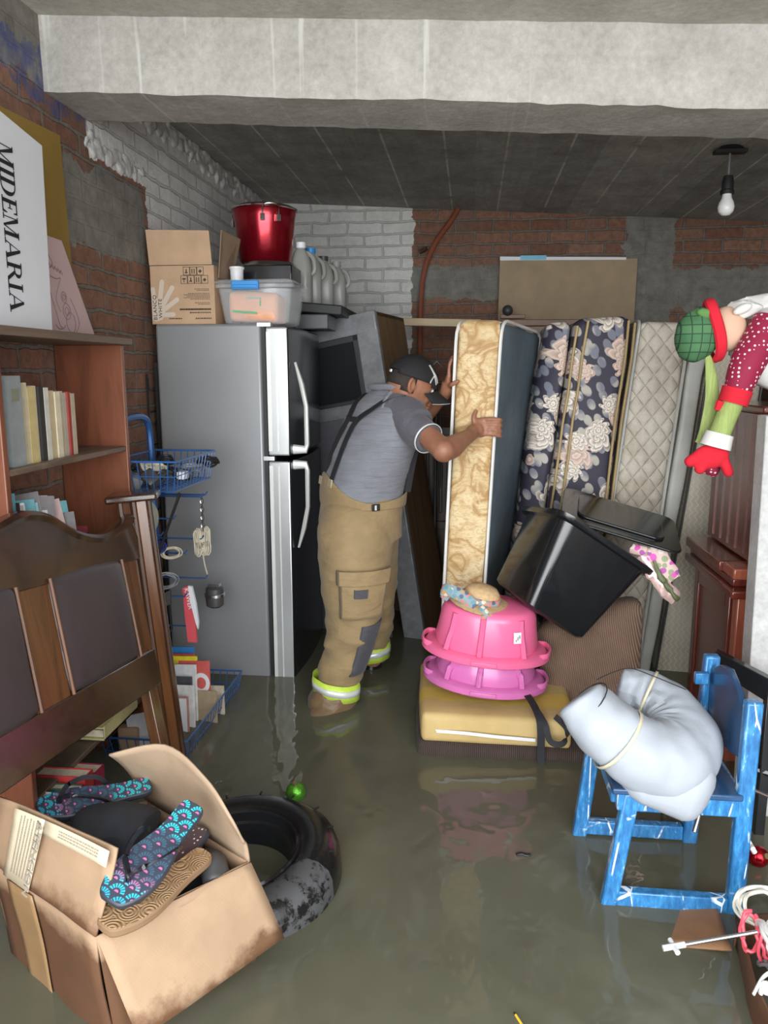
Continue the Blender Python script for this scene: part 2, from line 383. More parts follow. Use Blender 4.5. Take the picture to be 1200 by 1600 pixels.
# --- fabrics
def damask():
    n = NB('cream_gold_damask'); c = n.obj((1, 1, 1))
    v = n.noise(c, 7, 3, .55, 1.2); f = n.noise(n.obj((1, 1, 2.2)), 38, 4, .6, 1)
    col = n.ramp(v, [(.4, (.68, .54, .31)), (.47, (.62, .45, .23)), (.52, (.38, .21, .07)), (.57, (.6, .43, .22)), (.7, (.7, .58, .36))])
    col = n.mix(n.ramp(f, [(.48, (0, 0, 0)), (.62, (.6,) * 3)]), col, (.42, .25, .09))
    n.B(Base_Color=col, Roughness=.6, Sheen_Weight=.2); n.bump(f, .2, .005); return n.m
M_damask = damask()
M_bluefab = mat('blue_grey_mattress_ticking', (.10, .14, .17), .75, var=.25, vs=5, bump=.3, bs=10, bd=.01)
M_piping = mat('white_piping', (.7, .68, .64), .6)
M_gold = mat('gold_piping', (.38, .27, .12), .6, bump=.3, bs=200)
def floral():
    n = NB('navy_floral_cotton'); co = n.obj(); s = n.sep(co)
    c = n.comb(n.math('ADD', s[0], n.math('MULTIPLY', s[1], .7)), s[2], 0.)
    dn = n.n('TexNoise', {'Vector': c, 'Scale': 14., 'Detail': 3.}).outputs['Color']
    wc = n.n('VectorMath', {0: c, 1: n.n('VectorMath', {0: dn, 1: (.045, .045, 0)}, operation='MULTIPLY').outputs[0]}, operation='ADD').outputs[0]
    lf = n.n('TexVoronoi', {'Vector': n.comb(n.math('ADD', s[2], s[0]), n.math('SUBTRACT', n.math('MULTIPLY', s[2], .5), s[0]), 0.), 'Scale': 15.}, voronoi_dimensions='2D')
    ground = n.mix(n.ramp(lf.outputs['Distance'], [(.36, (1,) * 3), (.42, (0, 0, 0))]), (.03, .026, .045), n.mix(n.ramp(n.noise(c, 8, 2), [(.45, (0,) * 3), (.55, (1,) * 3)]), (.42, .39, .34), (.17, .18, .22)))
    col = ground
    for sc, R_, k in ((5.2, .36, 5.), (6.4, .30, 7.)):
        vo = n.n('TexVoronoi', {'Vector': n.n('VectorMath', {0: wc, 1: (sc * .37, .21, 0)}, operation='ADD').outputs[0], 'Scale': sc, 'Randomness': .7}, voronoi_dimensions='2D')
        d = n.n('VectorMath', {0: n.n('VectorMath', {0: wc, 1: (sc * .37, .21, 0)}, operation='ADD').outputs[0], 1: vo.outputs['Position']}, operation='SUBTRACT').outputs[0]
        q = n.sep(d); ang = n.math('ARCTAN2', q[1], q[0]); r = vo.outputs['Distance']
        pet = n.math('ABSOLUTE', n.math('SINE', n.math('ADD', n.math('MULTIPLY', ang, k / 2), n.math('MULTIPLY', r, 9.))))
        edge = n.math('ADD', R_ * .62, n.math('MULTIPLY', pet, R_ * .5))
        m = n.math('LESS_THAN', r, edge)
        sh = n.math('FRACT', n.math('ADD', n.math('MULTIPLY', n.math('DIVIDE', r, edge), 3.2), n.math('MULTIPLY', pet, .35)))
        hue = n.math('GREATER_THAN', n.sep(vo.outputs['Color'])[0], .6)
        base = n.ramp(sh, [(0., (.20, .16, .15)), (.25, (.46, .39, .33)), (.8, (.78, .71, .62))])
        base = n.mix(n.math('MULTIPLY', hue, .45), base, (.55, .33, .25))
        keep = n.math('MULTIPLY', m, n.math('GREATER_THAN', n.sep(vo.outputs['Color'])[1], .12 if k == 5. else .5)); col = n.mix(keep, col, base)
    n.B(Base_Color=col, Roughness=.65); n.bump(n.noise(co, 18, 3), .3, .01); return n.m
M_floral = floral()
def quilt():
    n = NB('cream_quilted_ticking'); s = n.sep(n.obj())
    a = n.math('ADD', n.math('MULTIPLY', s[0], 1.3), s[2]); b = n.math('SUBTRACT', n.math('MULTIPLY', s[0], 1.3), s[2])
    d = n.math('MULTIPLY', n.math('ABSOLUTE', n.math('SINE', n.math('MULTIPLY', a, 34.))), n.math('ABSOLUTE', n.math('SINE', n.math('MULTIPLY', b, 34.))))
    h = n.math('POWER', d, .35)
    col = n.ramp(n.noise(n.obj(), 5, 5, .65), [(.3, (.42, .35, .27)), (.5, (.6, .54, .45)), (.75, (.7, .65, .57))])
    v = n.noise(n.obj(), 26, 4, .6, 2.5)
    col = n.mix(n.ramp(v, [(.47, (0,) * 3), (.5, (.4,) * 3), (.53, (0,) * 3)]), col, (.3, .27, .22))
    n.B(Base_Color=col, Roughness=.6); n.bump(h, .8, .012); return n.m
M_quilt = quilt()
def zigzag():
    n = NB('beige_zigzag_ticking'); s = n.sep(n.obj())
    t = n.math('PINGPONG', n.math('MULTIPLY', s[2], 1.), .018); k = n.math('FRACT', n.math('DIVIDE', n.math('ADD', s[0], n.math('MULTIPLY', t, .8)), .024))
    m = n.math('LESS_THAN', n.math('ABSOLUTE', n.math('SUBTRACT', k, .5)), .13)
    col = n.ramp(n.noise(n.obj(), 4, 4), [(.35, (.38, .34, .25)), (.65, (.54, .49, .39))])
    n.B(Base_Color=n.mix(n.math('MULTIPLY', m, .55), col, (.6, .57, .49)), Roughness=.6); return n.m
M_zig = zigzag()
M_greystrip = mat('grey_satin_border', (.48, .48, .44), .45, var=.15, vs=6, bump=.2, bs=20)
def corduroy(name='brown_corduroy', a=(.13, .078, .052), b=(.25, .155, .108), rot=.5):
    n = NB(name); v = n.obj(rot=(rot, 0, rot)); w = n.n('TexWave', {'Vector': v, 'Scale': 42., 'Distortion': .3}).outputs['Fac']
    col = n.mix(.6, n.ramp(w, [(.2, a), (.8, b)]), n.ramp(n.noise(n.obj(), 7, 4), [(.3, (.6,) * 3), (.7, (1.1,) * 3)]), 'MULTIPLY')
    n.B(Base_Color=col, Roughness=.9, Sheen_Weight=.05); n.bump(w, .6, .006); return n.m
M_cord = corduroy(); M_cordwet = corduroy('wet_dark_corduroy', (.035, .022, .018), (.085, .055, .045), .1)
def foam():
    n = NB('yellow_mattress_foam'); c = n.obj(); s = n.sep(c)
    col = n.ramp(n.noise(c, 4, 4), [(.3, (.46, .32, .12)), (.6, (.55, .4, .17))])
    z = n.math('ADD', s[1], n.math('MULTIPLY', n.math('SUBTRACT', n.noise(c, 5, 4), .5), .1))
    m = n.math('MULTIPLY', n.math('GREATER_THAN', z, -.155), n.math('LESS_THAN', z, -.035))
    n.B(Base_Color=n.mix(n.math('MULTIPLY', m, .8), col, (.62, .42, .07)), Roughness=.7); n.bump(n.noise(c, 14, 5), .4, .01); return n.m
M_foam = foam()
M_whitefab = mat('pale_grey_white_foam_sheet', (.36, .39, .435), .65, var=.05, vs=8, bump=.25, bs=12, bd=.012)
M_tape = mat('yellowed_tape', (.62, .57, .4), .35, var=.1)
M_straw = mat('woven_straw', (.56, .38, .2), .8, var=.2, vs=60, bump=.8, bs=120, bd=.003)
def prints(name, cols, scale, base):
    n = NB(name); v = n.n('TexVoronoi', {'Vector': n.obj(), 'Scale': scale}); r = n.sep(v.outputs['Color'])[0]
    st = [(i / len(cols), c) for i, c in enumerate(cols)]
    n.B(Base_Color=n.mix(n.math('LESS_THAN', v.outputs['Distance'], .5), base, n.ramp(r, st, 'CONSTANT')), Roughness=.7); return n.m
M_scarf = prints('printed_scarf', [(.7, .2, .15), (.15, .3, .35), (.75, .6, .45), (.1, .12, .2), (.6, .3, .1)], 55, (.25, .33, .36))
M_foil = prints('shiny_pink_wrapping', [(.75, .1, .45), (.8, .7, .65), (.45, .1, .4), (.3, .35, .2)], 40, (.7, .5, .45))
def dots(name, base, dot, sc=70, r=.28):
    n = NB(name); v = n.n('TexVoronoi', {'Vector': n.obj(), 'Scale': sc, 'Randomness': .25})
    n.B(Base_Color=n.mix(n.math('LESS_THAN', v.outputs['Distance'], r), base, dot), Roughness=.75); return n.m
M_polka = dots('crimson_polka_fabric', (.27, .008, .045), (.8, .7, .72)); M_dotshoe = dots('brown_polka_insole', (.1, .06, .065), (.8, .78, .75), 95, .3)
def plaid():
    n = NB('green_plaid_fabric'); s = n.sep(n.obj())
    def ln(x, w, k): return n.math('LESS_THAN', n.math('FRACT', n.math('DIVIDE', x, w)), k)
    g = n.math('MAXIMUM', ln(s[0], .03, .12), ln(s[2], .03, .12))
    n.B(Base_Color=n.mix(g, n.mix(n.math('MULTIPLY', ln(s[2], .06, .5), .5), (.06, .17, .075), (.09, .22, .09)), (.02, .06, .03)), Roughness=.85); return n.m
M_plaid = plaid()
F_red = mat('red_felt', (.62, .012, .03), .9, var=.08); F_white = mat('white_fleece', (.72, .71, .68), .9, var=.05, bump=.3, bs=50); F_skin = mat('peach_doll_fabric', (.65, .42, .3), .85, var=.05)
F_lime = mat('lime_ribbed_fabric', (.3, .38, .12), .85, var=.2, vs=30, stretch=(6, 6, .4)); F_green = mat('dull_green_fabric', (.1, .22, .06), .85, var=.15)
# person
def skinm():
    n = NB('tan_skin'); c = n.obj(); n.B(Base_Color=n.ramp(n.noise(c, 14, 4), [(.3, (.25, .105, .06)), (.7, (.36, .165, .1))]), Roughness=.5, Subsurface_Weight=.05, Subsurface_Radius=(.02, .008, .004))
    n.bump(n.noise(c, 90, 3), .12, .002); return n.m
M_skin = skinm()
def cloth(name, col, vs=12, st=.5, bs=9, rough=.8, var=.1, zs=2.2, sheen=.12, dist=.8):
    n = NB(name); c = n.obj(); a = n.noise(n.obj((1, 1, zs)), bs, 3, .55, dist)
    n.B(Base_Color=n.ramp(n.noise(c, vs, 5), [(.3, mul(col, 1 - var)), (.7, mul(col, 1 + var))]), Roughness=rough, Sheen_Weight=sheen)
    w = n.noise(c, 260, 2); n.bump(n.math('ADD', n.math('MULTIPLY', a, 1.), n.math('MULTIPLY', w, .04)), st, .02); return n.m
M_vest = cloth('quilted_grey_vest', (.19, .195, .222), st=.7, bs=7, zs=7., dist=.25); M_shirt = cloth('charcoal_polo', (.105, .1, .118)); M_bunker = cloth('tan_bunker_canvas', (.27, .19, .092), st=.6, bs=7, var=.14)
M_bunkwet = cloth('wet_bunker_canvas', (.17, .105, .05), st=.6, bs=8, rough=.5); M_patchg = cloth('grey_knee_patch', (.06, .06, .07))
M_hiviz = mat('lime_reflective_tape', (.55, .75, .08), .5, var=.08, vs=60); M_refl = mat('silver_reflective_tape', (.72, .75, .74), .35, .2, var=.08)
M_strap = mat('black_webbing', (.018, .018, .022), .7, bump=.3, bs=200); M_cap = cloth('black_cap_cotton', (.012, .011, .013), st=.2, sheen=0.)
M_hair = mat('dark_hair', (.03, .022, .018), .8, var=.4, vs=90)
M_brass = mat('tan_buckle', (.5, .42, .27), .4, .3)
M_ink = mat('black_ink', (.012, .012, .013), .6, var=0); M_inkb = mat('brown_black_print', (.05, .035, .025), .7, var=0)
M_wtxt = mat('white_print', (.8, .8, .8), .6, var=0); M_handp = mat('pale_glove_print', (.56, .47, .38), .7, var=.03); M_inkg = mat('faded_grey_print', (.3, .27, .22), .8, var=0)
M_signw = mat('white_sign_board', (.66, .67, .7), .4, var=.02); M_signp = mat('pale_pink_board', (.52, .37, .37), .6, var=.05); M_signy = mat('ochre_board', (.27, .17, .035), .6, var=.12, vs=5)
M_vinyl = mat('brown_grey_vinyl', (.055, .042, .045), .38, var=.12, vs=4, bump=.15, bs=4, bd=.02)
M_rubber = mat('black_tyre_rubber', (.012, .012, .012), .3, var=.3, bump=.1, bs=30)
def tyrem():
    n = NB('muddy_scuffed_rubber'); c = n.obj(); s = n.sep(c)
    a = n.math('ARCTAN2', s[1], s[0]); m = n.math('MULTIPLY', n.math('LESS_THAN', n.math('ABSOLUTE', n.math('ADD', a, .72)), .5), n.ramp(n.noise(c, 16, 6, .7), [(.45, (0,) * 3), (.52, (1,) * 3)]))
    rr = n.math('SQRT', n.math('ADD', n.math('MULTIPLY', s[0], s[0]), n.math('MULTIPLY', s[1], s[1])))
    m = n.math('MULTIPLY', m, n.math('GREATER_THAN', n.math('ADD', rr, n.math('MULTIPLY', n.noise(c, 9), .05)), .215))
    n.B(Base_Color=n.mix(n.math('MULTIPLY', m, .85), (.01, .01, .01), (.085, .085, .088)), Roughness=n.math('ADD', .2, n.math('MULTIPLY', m, .4))); n.bump(n.noise(c, 40, 4), .25, .004); return n.m
M_tyre = tyrem()
def scallop(name):
    n = NB(name); s = n.sep(n.obj()); d = .042
    row = n.math('FLOOR', n.math('DIVIDE', s[1], d * .5)); off = n.math('MULTIPLY', n.math('FRACT', n.math('MULTIPLY', row, .5)), d)
    lx = n.math('SUBTRACT', n.math('FRACT', n.math('DIVIDE', n.math('ADD', s[0], off), d)), .5)
    ly = n.math('MULTIPLY', n.math('FRACT', n.math('DIVIDE', s[1], d * .5)), .5)
    r = n.math('SQRT', n.math('ADD', n.math('MULTIPLY', lx, lx), n.math('MULTIPLY', ly, ly)))
    ang = n.math('FRACT', n.math('MULTIPLY', n.math('ARCTAN2', ly, lx), 2.6))
    dash = n.math('MULTIPLY', n.math('GREATER_THAN', ang, .35), n.math('GREATER_THAN', r, .14))
    end = n.ramp(n.math('ADD', s[1], n.math('MULTIPLY', n.noise(n.obj(), 15), .03)), [(0, (.02, .35, .5)), (.06, (.04, .5, .68)), (.075, (.45, .14, .3)), (.1, (.06, .12, .18)), (.19, (.05, .13, .19)), (.2, (.03, .55, .65)), (.26, (.03, .6, .68))])
    ring = n.math('MULTIPLY', n.math('LESS_THAN', n.math('ABSOLUTE', n.math('SUBTRACT', r, .33)), .11), dash)
    col = n.mix(ring, (.045, .055, .085), end); col = n.mix(n.math('LESS_THAN', r, .12), col, (.65, .16, .38))
    n.B(Base_Color=col, Roughness=.45); return n.m
M_scallop = scallop('scallop_print_footbed'); M_sole = mat('dark_blue_grey_rubber', (.035, .04, .055), .4); M_strapr = mat('black_rubber_strap', (.012, .013, .018), .22)
def insole():
    n = NB('embossed_tan_footbed'); v = n.n('TexVoronoi', {'Vector': n.obj(), 'Scale': 26.}).outputs['Distance']
    w = n.math('SINE', n.math('MULTIPLY', v, 38.)); n.B(Base_Color=n.ramp(n.noise(n.obj(), 9), [(.3, (.33, .2, .1)), (.7, (.43, .27, .145))]), Roughness=.6); n.bump(w, .5, .003); return n.m
M_insole = insole()
# ------------------------------------------------------------------ room shell
O0 = (0, 0, 0); XL, XR, YB, YF = -1.45, 1.95, 5.5, .35
def zc(x): return 2.72 - (x - XL) * .058          # the slab drops to the right
bm = B(); box(bm, (XL - .2, YF, -.2), (XL, YB + .2, 3.0)); struct('wall_left', bm, M_wall_left, base=O0)
bm = B(); box(bm, (XL, YB, -.2), (XR + .2, YB + .2, 3.0)); struct('wall_back', bm, M_wall_back, base=O0)
bm = B(); box(bm, (XR, YF, -.2), (XR + .2, YB, 3.0)); struct('wall_right', bm, M_wall_left, base=O0)
bm = B(); box(bm, (-7, -7, -.25), (7, YB + .2, -.0)); struct('floor', bm, M_grey, base=O0)
def slab(y0, y1, z0=0., z1=.25, x0=XL, x1=XR):
    b = B(); hexa(b, [(x0, y0, zc(x0) + z0), (x1, y0, zc(x1) + z0), (x1, y1, zc(x1) + z0), (x0, y1, zc(x0) + z0), (x0, y0, zc(x0) + z1), (x1, y0, zc(x1) + z1), (x1, y1, zc(x1) + z1), (x0, y1, zc(x0) + z1)]); return b
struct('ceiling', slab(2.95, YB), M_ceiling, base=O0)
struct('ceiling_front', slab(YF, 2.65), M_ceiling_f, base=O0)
# beam: rough-edged grid box
bm = slab(2.65, 2.95, -.235, .12); bmesh.ops.subdivide_edges(bm, edges=[e for e in bm.edges if e.calc_length() > 1], cuts=60)
bmesh.ops.subdivide_edges(bm, edges=[e for e in bm.edges if e.calc_length() > .15], cuts=5, use_grid_fill=True)
for v in bm.verts:
    k = .008 if v.co.y < 2.7 else .006
    v.co += Vector((0, noise.noise(v.co * 9) * k, noise.noise(v.co * 13 + Vector((3, 3, 3))) * k))
struct('beam', bm, M_beam, base=O0)
# plaster lumps squeezed out along the top of the left wall
rng = random.Random(3); bm = B()
for i in range(260):
    y = 2.98 + i * .0097; z = zc(XL) - .01 - rng.random() ** 1.6 * .09; r = rng.uniform(.012, .03)
    m = Matrix.Translation((XL + .005, y, z)) @ Euler((rng.random() * 3, rng.random() * 3, 0)).to_matrix().to_4x4() @ Matrix.Diagonal((r, r * rng.uniform(.6, 1.6), r * rng.uniform(.7, 1.5), 1))
    bmesh.ops.create_icosphere(bm, subdivisions=2, radius=1, matrix=m)
for i in range(60):
    y = 2.93 + rng.random() * .5; z = 2.37 + rng.random() * .07; r = rng.uniform(.01, .026)
    bmesh.ops.create_icosphere(bm, subdivisions=2, radius=r, matrix=Matrix.Translation((XL, y, z)))
for v in bm.verts: v.co.x = XL + (v.co.x - XL) * .55
for v in bm.verts: v.co += Vector((0, noise.noise(v.co * 22), noise.noise(v.co * 25 + Vector((5, 0, 0))))) * .018
tl_ = struct('trim_1', bm, M_plaster, base=O0); md = tl_.modifiers.new('union', 'REMESH'); md.mode = 'VOXEL'; md.voxel_size = .008; md.use_smooth_shade = True; md = tl_.modifiers.new('smooth', 'SMOOTH'); md.iterations = 5
bm = B(); bm.faces.new([bm.verts.new((x, y, WZ)) for x, y in ((-7, -7), (7, -7), (7, YF), (XR, YF), (XR, YB), (XL, YB), (XL, YF), (-7, YF))])
tag(obj('flood_water', bm, M_water, base=(0, 0, WZ)), 'murky brown flood water covering the whole floor', 'water', kind='stuff')
# ------------------------------------------------------------------ refrigerator
fr = thing('refrigerator', 'tall silver grey two-door refrigerator standing in the water, seen from its side', 'refrigerator', (-1.39, 3.34, 0))
bm = B(); box(bm, (0, 0, .01), (.475, .70, 1.765)); obj('body', bm, M_fridge, fr, bevel=.012, bseg=3)
bm = B(); box(bm, (.475, .012, .03), (.492, .69, 1.75)); obj('door_gasket', bm, P_matte, fr)
def fdoor(z0, z1, nm, hz0, hz1, wed):
    b = B(); n = 14; pts = []
    for i in range(n + 1):
        t = i / n; pts.append((.595 + .02 * math.sin(PI * t), .70 * t))
    prism(b, [(.495, 0)] + pts + [(.495, .70)], z1 - z0, z0=z0)
    d = obj(nm, b, [M_fridge_front, M_fridge_edge], fr, bevel=.008, bseg=3)
    for p in d.data.polygons:
        c = p.center
        if c.y < .06 and abs(p.normal.x) < .99: p.material_index = 1
        if p.normal.y < -.5: p.material_index = 1
    b = B(); box(b, (.50, -.0035, z0 + .02), (.515, .002, z1 - .02)); box(b, (.54, -.0035, z0 + .02), (.545, .002, z1 - .02)); obj('door_trim', b, M_handle, d)
    b = B(); y = .05                                   # handle
    tube(b, [(.598, y, hz0), (.655, y, hz0), (.662, y, hz0 + (hz1 - hz0) * .06), (.660, y + .004, hz0 + (hz1 - hz0) * .5), (.640, y + .01, hz0 + (hz1 - hz0) * .75), (.612, y + .012, hz1)], [.014, .014, .014, .013, .016, .006], 8, r2=[.022, .018, .012, .011, .012, .006], ref=(0, 1, 0))
    obj('handle', b, M_handle, d, smooth=True)
fdoor(1.19, 1.75, 'freezer_door', 1.215, 1.60, 0)
fdoor(.04, 1.165, 'lower_door', 1.145, .76, 1)
bm = B(); cbox(bm, (.50, .01, 1.178), (.05, .03, .018)); obj('hinge', bm, Mt_steel, fr); bm = B(); cbox(bm, (.49, .02, 1.76), (.06, .04, .016)); obj('hinge', bm, Mt_steel, fr)
bm = B(); box(bm, (-.03, .04, .2), (-.002, .12, 1.6)); box(bm, (-.03, .5, .2), (-.002, .6, 1.6)); obj('coil_panel', bm, P_matte, fr)
bm = B(); pts = []
for i in range(14):
    z = .5 + i * .075; pts += [(-.03, .0, z), (-.045, .0, z + .012), (-.045, .0, z + .055)] if i % 2 else [(-.03, .6, z), (-.045, .6, z + .012), (-.045, .6, z + .055)]
tube(bm, pts, .004, 6); tube(bm, [(-.046, -.005, .5), (-.046, -.005, 1.55)], .004, 6); obj('condenser_coil', bm, P_matte, fr)
# ------------------------------------------------------------------ silver cabinet leaning behind
def cabM(bl, up, xr):
    return frame(bl, xr, up)
cb = thing('display_cabinet', 'tall cabinet with scuffed silver front frame and brown fibreboard side, leaning beside the refrigerator', 'cabinet',
           M=frame((-.19, 3.93, -.02), (.96, -.26, .2), (-.165, .07, 1)))
w, h, d = .62, 1.92, .42      # local: front at y=0, x from -w to 0
bm = B(); box(bm, (-.02, .012, 0), (0, d, h)); box(bm, (-w, .012, 0), (-w + .02, d, h)); obj('side_panel', bm, W_ply, cb, bevel=.002)
bm = B(); box(bm, (-w, .012, h - .02), (0, d, h)); box(bm, (-w, d - .012, 0), (0, d, h)); obj('carcass', bm, W_ply, cb)
for i, (x0, x1, z0, z1) in enumerate([(-.115, .004, 0, h), (-w, -w + .07, 0, h), (-w, 0, h - .1, h + .004), (-w, 0, 1.38, 1.47)]):
    bm = B(); box(bm, (x0, -.02 - .001 * i, z0), (x1, .012, z1)); obj('front_frame', bm, M_silver, cb, bevel=.004)
bm = B(); box(bm, (-w + .07, -.006, 1.47), (-.115, .006, h - .1)); obj('glass_door', bm, M_glassd, cb)
bm = B()
for x0, x1, z0, z1 in [(-w + .07, -w + .1, 1.47, h - .1), (-.145, -.115, 1.47, h - .1), (-w + .07, -.115, 1.47, 1.49), (-w + .07, -.115, h - .13, h - .1)]: box(bm, (x0, -.014, z0), (x1, -.006, z1))
obj('door_frame', bm, P_dark, cb, bevel=.003)
bm = B(); box(bm, (-w + .04, -.055, .12), (-.17, -.035, 1.40)); obj('lower_panel', bm, M_panel, cb, bevel=.004)
# ------------------------------------------------------------------ mattresses
def edge_tube(p, loops, r, mt, parent, name='piping', inset=.0):
    b = B()
    for lp in loops: tube(b, bez([Vector(p[i]) for i in lp], 10, closed=True) if False else [Vector(p[i]) for i in lp], r, 6, closed=True)
    return obj(name, b, mt, parent, world=True)
def round_loop(a, b, c, d, r=.04, n=4):
    P = [Vector(q) for q in (a, b, c, d)]; out = []
    for i in range(4):
        p, q, s = P[i - 1], P[i], P[(i + 1) % 4]; u = (p - q).normalized(); v = (s - q).normalized()
        for k in range(n + 1):
            t = k / n; out.append(((q + u * r).lerp(q, t)).lerp(q.lerp(q + v * r, t), t))
    return out
def mattress(name, label, cat, p, mats, seg, side, r=.025, puff=.01, pipe=None, pipe_r=.006, group=None, wob=.01, seed=0, cr=.06):
    """p: 8 corners; faces whose local axis is `side` (0=x) are the broad faces -> mats[1]"""
    base = (Vector(p[0]) + Vector(p[2])) / 2; t = thing(name, label, cat, base, group=group)
    b = soft_hexa(p, r, seg, 9, puff, wob, seed)
    ux = (Vector(p[1]) - Vector(p[0])).normalized()
    b.normal_update()
    for f in b.faces: f.material_index = (1 if f.normal.dot(ux) > .6 else (2 if f.normal.dot(ux) < -.6 and len(mats) > 2 else 0))
    obj('cover', b, mats, t, world=True)
    if pipe:
        for s in (0, 1):
            q = [Vector(p[i]) for i in ((0, 3, 7, 4) if s == 0 else (1, 2, 6, 5))]
            b = B(); tube(b, round_loop(*q, r=cr), pipe_r, 6, closed=True); obj('piping', b, pipe, t, world=True)
    return t
# cream and blue single mattress the man grips
mattress('mattress', 'narrow cream damask edged mattress with blue grey face, upright, being gripped by the man', 'mattress',
         [(-.115, 3.22, .20), (.055, 3.20, .20), (.185, 3.92, .16), (.02, 3.94, .16), (-.063, 3.21, 1.765), (.117, 3.20, 1.765), (.335, 3.92, 1.745), (.16, 3.94, 1.745)],
         [M_damask, M_bluefab, M_damask], 4, 0, r=.035, puff=.006, pipe=M_piping, pipe_r=.007, wob=.006, cr=.09)
# navy floral mattress
fl = mattress('mattress', 'thick navy and cream floral mattress standing on end, leaning right', 'mattress',
         [(.275, 3.56, 0.02), (.555, 3.54, 0.02), (.60, 4.55, .02), (.31, 4.55, .02), (.455, 3.60, 1.795), (.70, 3.58, 1.80), (.76, 4.5, 1.78), (.46, 4.5, 1.78)],
         [M_floral, M_floral], 4, 0, r=.04, puff=.015, wob=.01, cr=.1)
def pipes_front(t, pts_pairs, mt, r):
    for a, b_ in pts_pairs:
        b = B(); a = Vector(a); c = Vector(b_); tube(b, [a.lerp(c, i / 12) + Vector((noise.noise(a.lerp(c, i / 12) * 5) * .006, 0, 0)) for i in range(13)], r, 6); obj('piping', b, mt, t, world=True)
# pillow-top border of the floral mattress (left) with its own double piping
mattress('mattress', 'older navy floral mattress with bulging face, left of and behind the thick floral one', 'mattress',
         [(.13, 3.62, 0.02), (.268, 3.58, .02), (.30, 4.55, .02), (.16, 4.55, .02), (.335, 3.68, 1.775), (.445, 3.63, 1.79), (.45, 4.5, 1.77), (.35, 4.5, 1.77)],
         [M_floral, M_floral], 4, 0, r=.04, puff=.012, wob=.012, seed=4, cr=.1)
pipes_front(fl, [((.283, 3.535, .02), (.462, 3.58, 1.76)), ((.325, 3.525, .02), (.505, 3.57, 1.78)), ((.535, 3.515, .02), (.683, 3.56, 1.78)), ((.562, 3.525, .02), (.712, 3.57, 1.77))], M_gold, .006)
mattress('mattress', 'cream quilted mattress with brown stains standing between floral mattress and grey box spring', 'mattress',
         [(.572, 3.60, .02), (.80, 3.58, .02), (.84, 4.5, .02), (.62, 4.5, .02), (.742, 3.62, 1.785), (.955, 3.60, 1.775), (1.0, 4.5, 1.77), (.78, 4.5, 1.77)],
         [M_quilt, M_quilt], 4, 0, r=.035, puff=.012, pipe=M_greystrip, pipe_r=.008, cr=.06)
mattress('box_spring', 'slim grey satin bordered box spring squeezed beside the cream quilted mattress', 'box spring',
         [(.815, 3.60, .02), (.868, 3.60, .02), (.91, 4.5, .02), (.85, 4.5, .02), (.972, 3.62, 1.72), (1.05, 3.62, 1.72), (1.08, 4.5, 1.72), (1.01, 4.5, 1.72)],
         [M_greystrip, M_greystrip], 3, 0, r=.015, puff=.0, pipe=None)
mattress('mattress', 'beige zigzag patterned mattress standing in the water left of the dark red dresser', 'mattress',
         [(.895, 3.62, .02), (1.14, 3.60, .02), (1.18, 4.5, .02), (.93, 4.5, .02), (1.068, 3.64, 1.70), (1.3, 3.62, 1.70), (1.33, 4.5, 1.7), (1.1, 4.5, 1.7)],
         [M_zig, M_zig], 3, 0, r=.02, puff=.004, pipe=P_dark, pipe_r=.006, cr=.03)
# ------------------------------------------------------------------ dresser with hutch (right)
dr = thing('dresser', 'dark red mahogany dresser with tall hutch standing in the water at the right edge', 'dresser', (1.0, 2.9, 0))
bm = B()
def qd(x, y0, y1, dx0, dx1, z0, z1, mt, nm, **k):
    b = B(); hexa(b, [(x, y0, z0), (x + dx0, y0, z0), (x + dx0, y1, z0), (x, y1, z0), (x, y0, z1), (x + dx1, y0, z1), (x + dx1, y1, z1), (x, y1, z1)]); return obj(nm, b, mt, dr, world=True, bevel=.006, **k)
qd(1.005, 2.83, 3.32, .42, .42, .88, 1.415, W_mah, 'hutch')
qd(.99, 2.76, 3.34, .45, .45, 1.415, 1.44, W_mah, 'hutch_top')
qd(1.015, 2.78, 2.845, .06, .06, .86, 1.41, W_mah_lit, 'front_post', label='reddish front post, coloured as daylit')
for i in range(5):
    y = 2.88 + i * .09; b = B(); box(b, (1.0, y, .9), (1.006, y + .006, 1.40)); obj('groove_strip', b, W_mah, dr, world=True)
qd(.915, 2.86, 3.30, .5, .5, .835, .875, W_mah, 'upper_moulding'); qd(.93, 2.74, 2.86, .5, .5, .835, .875, W_mah_lit, 'upper_moulding', label='front moulding, coloured as daylit')
qd(.915, 2.70, 3.30, .52, .52, .775, .805, W_mah, 'base_top'); qd(.935, 2.76, 3.30, .47, .47, .805, .835, W_mah, 'top_riser')
qd(.96, 2.78, 3.26, .42, .42, 0.0, .775, W_mah, 'base_cabinet')
qd(.95, 2.74, 2.79, .1, .1, 0.0, .775, W_mah_lit, 'front_post', label='reddish base post, coloured as daylit')
b = B(); 
for lo, hi in [((.948, 2.82, .1), (.962, 2.86, .76)), ((.948, 3.20, .1), (.962, 3.25, .76)), ((.948, 2.86, .70), (.962, 3.20, .76)), ((.948, 2.86, .1), (.962, 3.20, .17))]: box(b, lo, hi)
obj('side_frame', b, W_mah, dr, world=True, bevel=.004)
# rough grey slab leaning at the right
b = B(); hexa(b, [(.885, 2.36, 0), (1.1, 2.36, 0), (1.1, 2.44, 0), (.885, 2.44, 0), (.925, 2.55, 1.42), (1.16, 2.55, 1.42), (1.16, 2.63, 1.42), (.925, 2.63, 1.42)])
tag(obj('cement_board', b, M_grey, bevel=.004), 'rough light grey board leaning in front of the red dresser at the right edge', 'board')
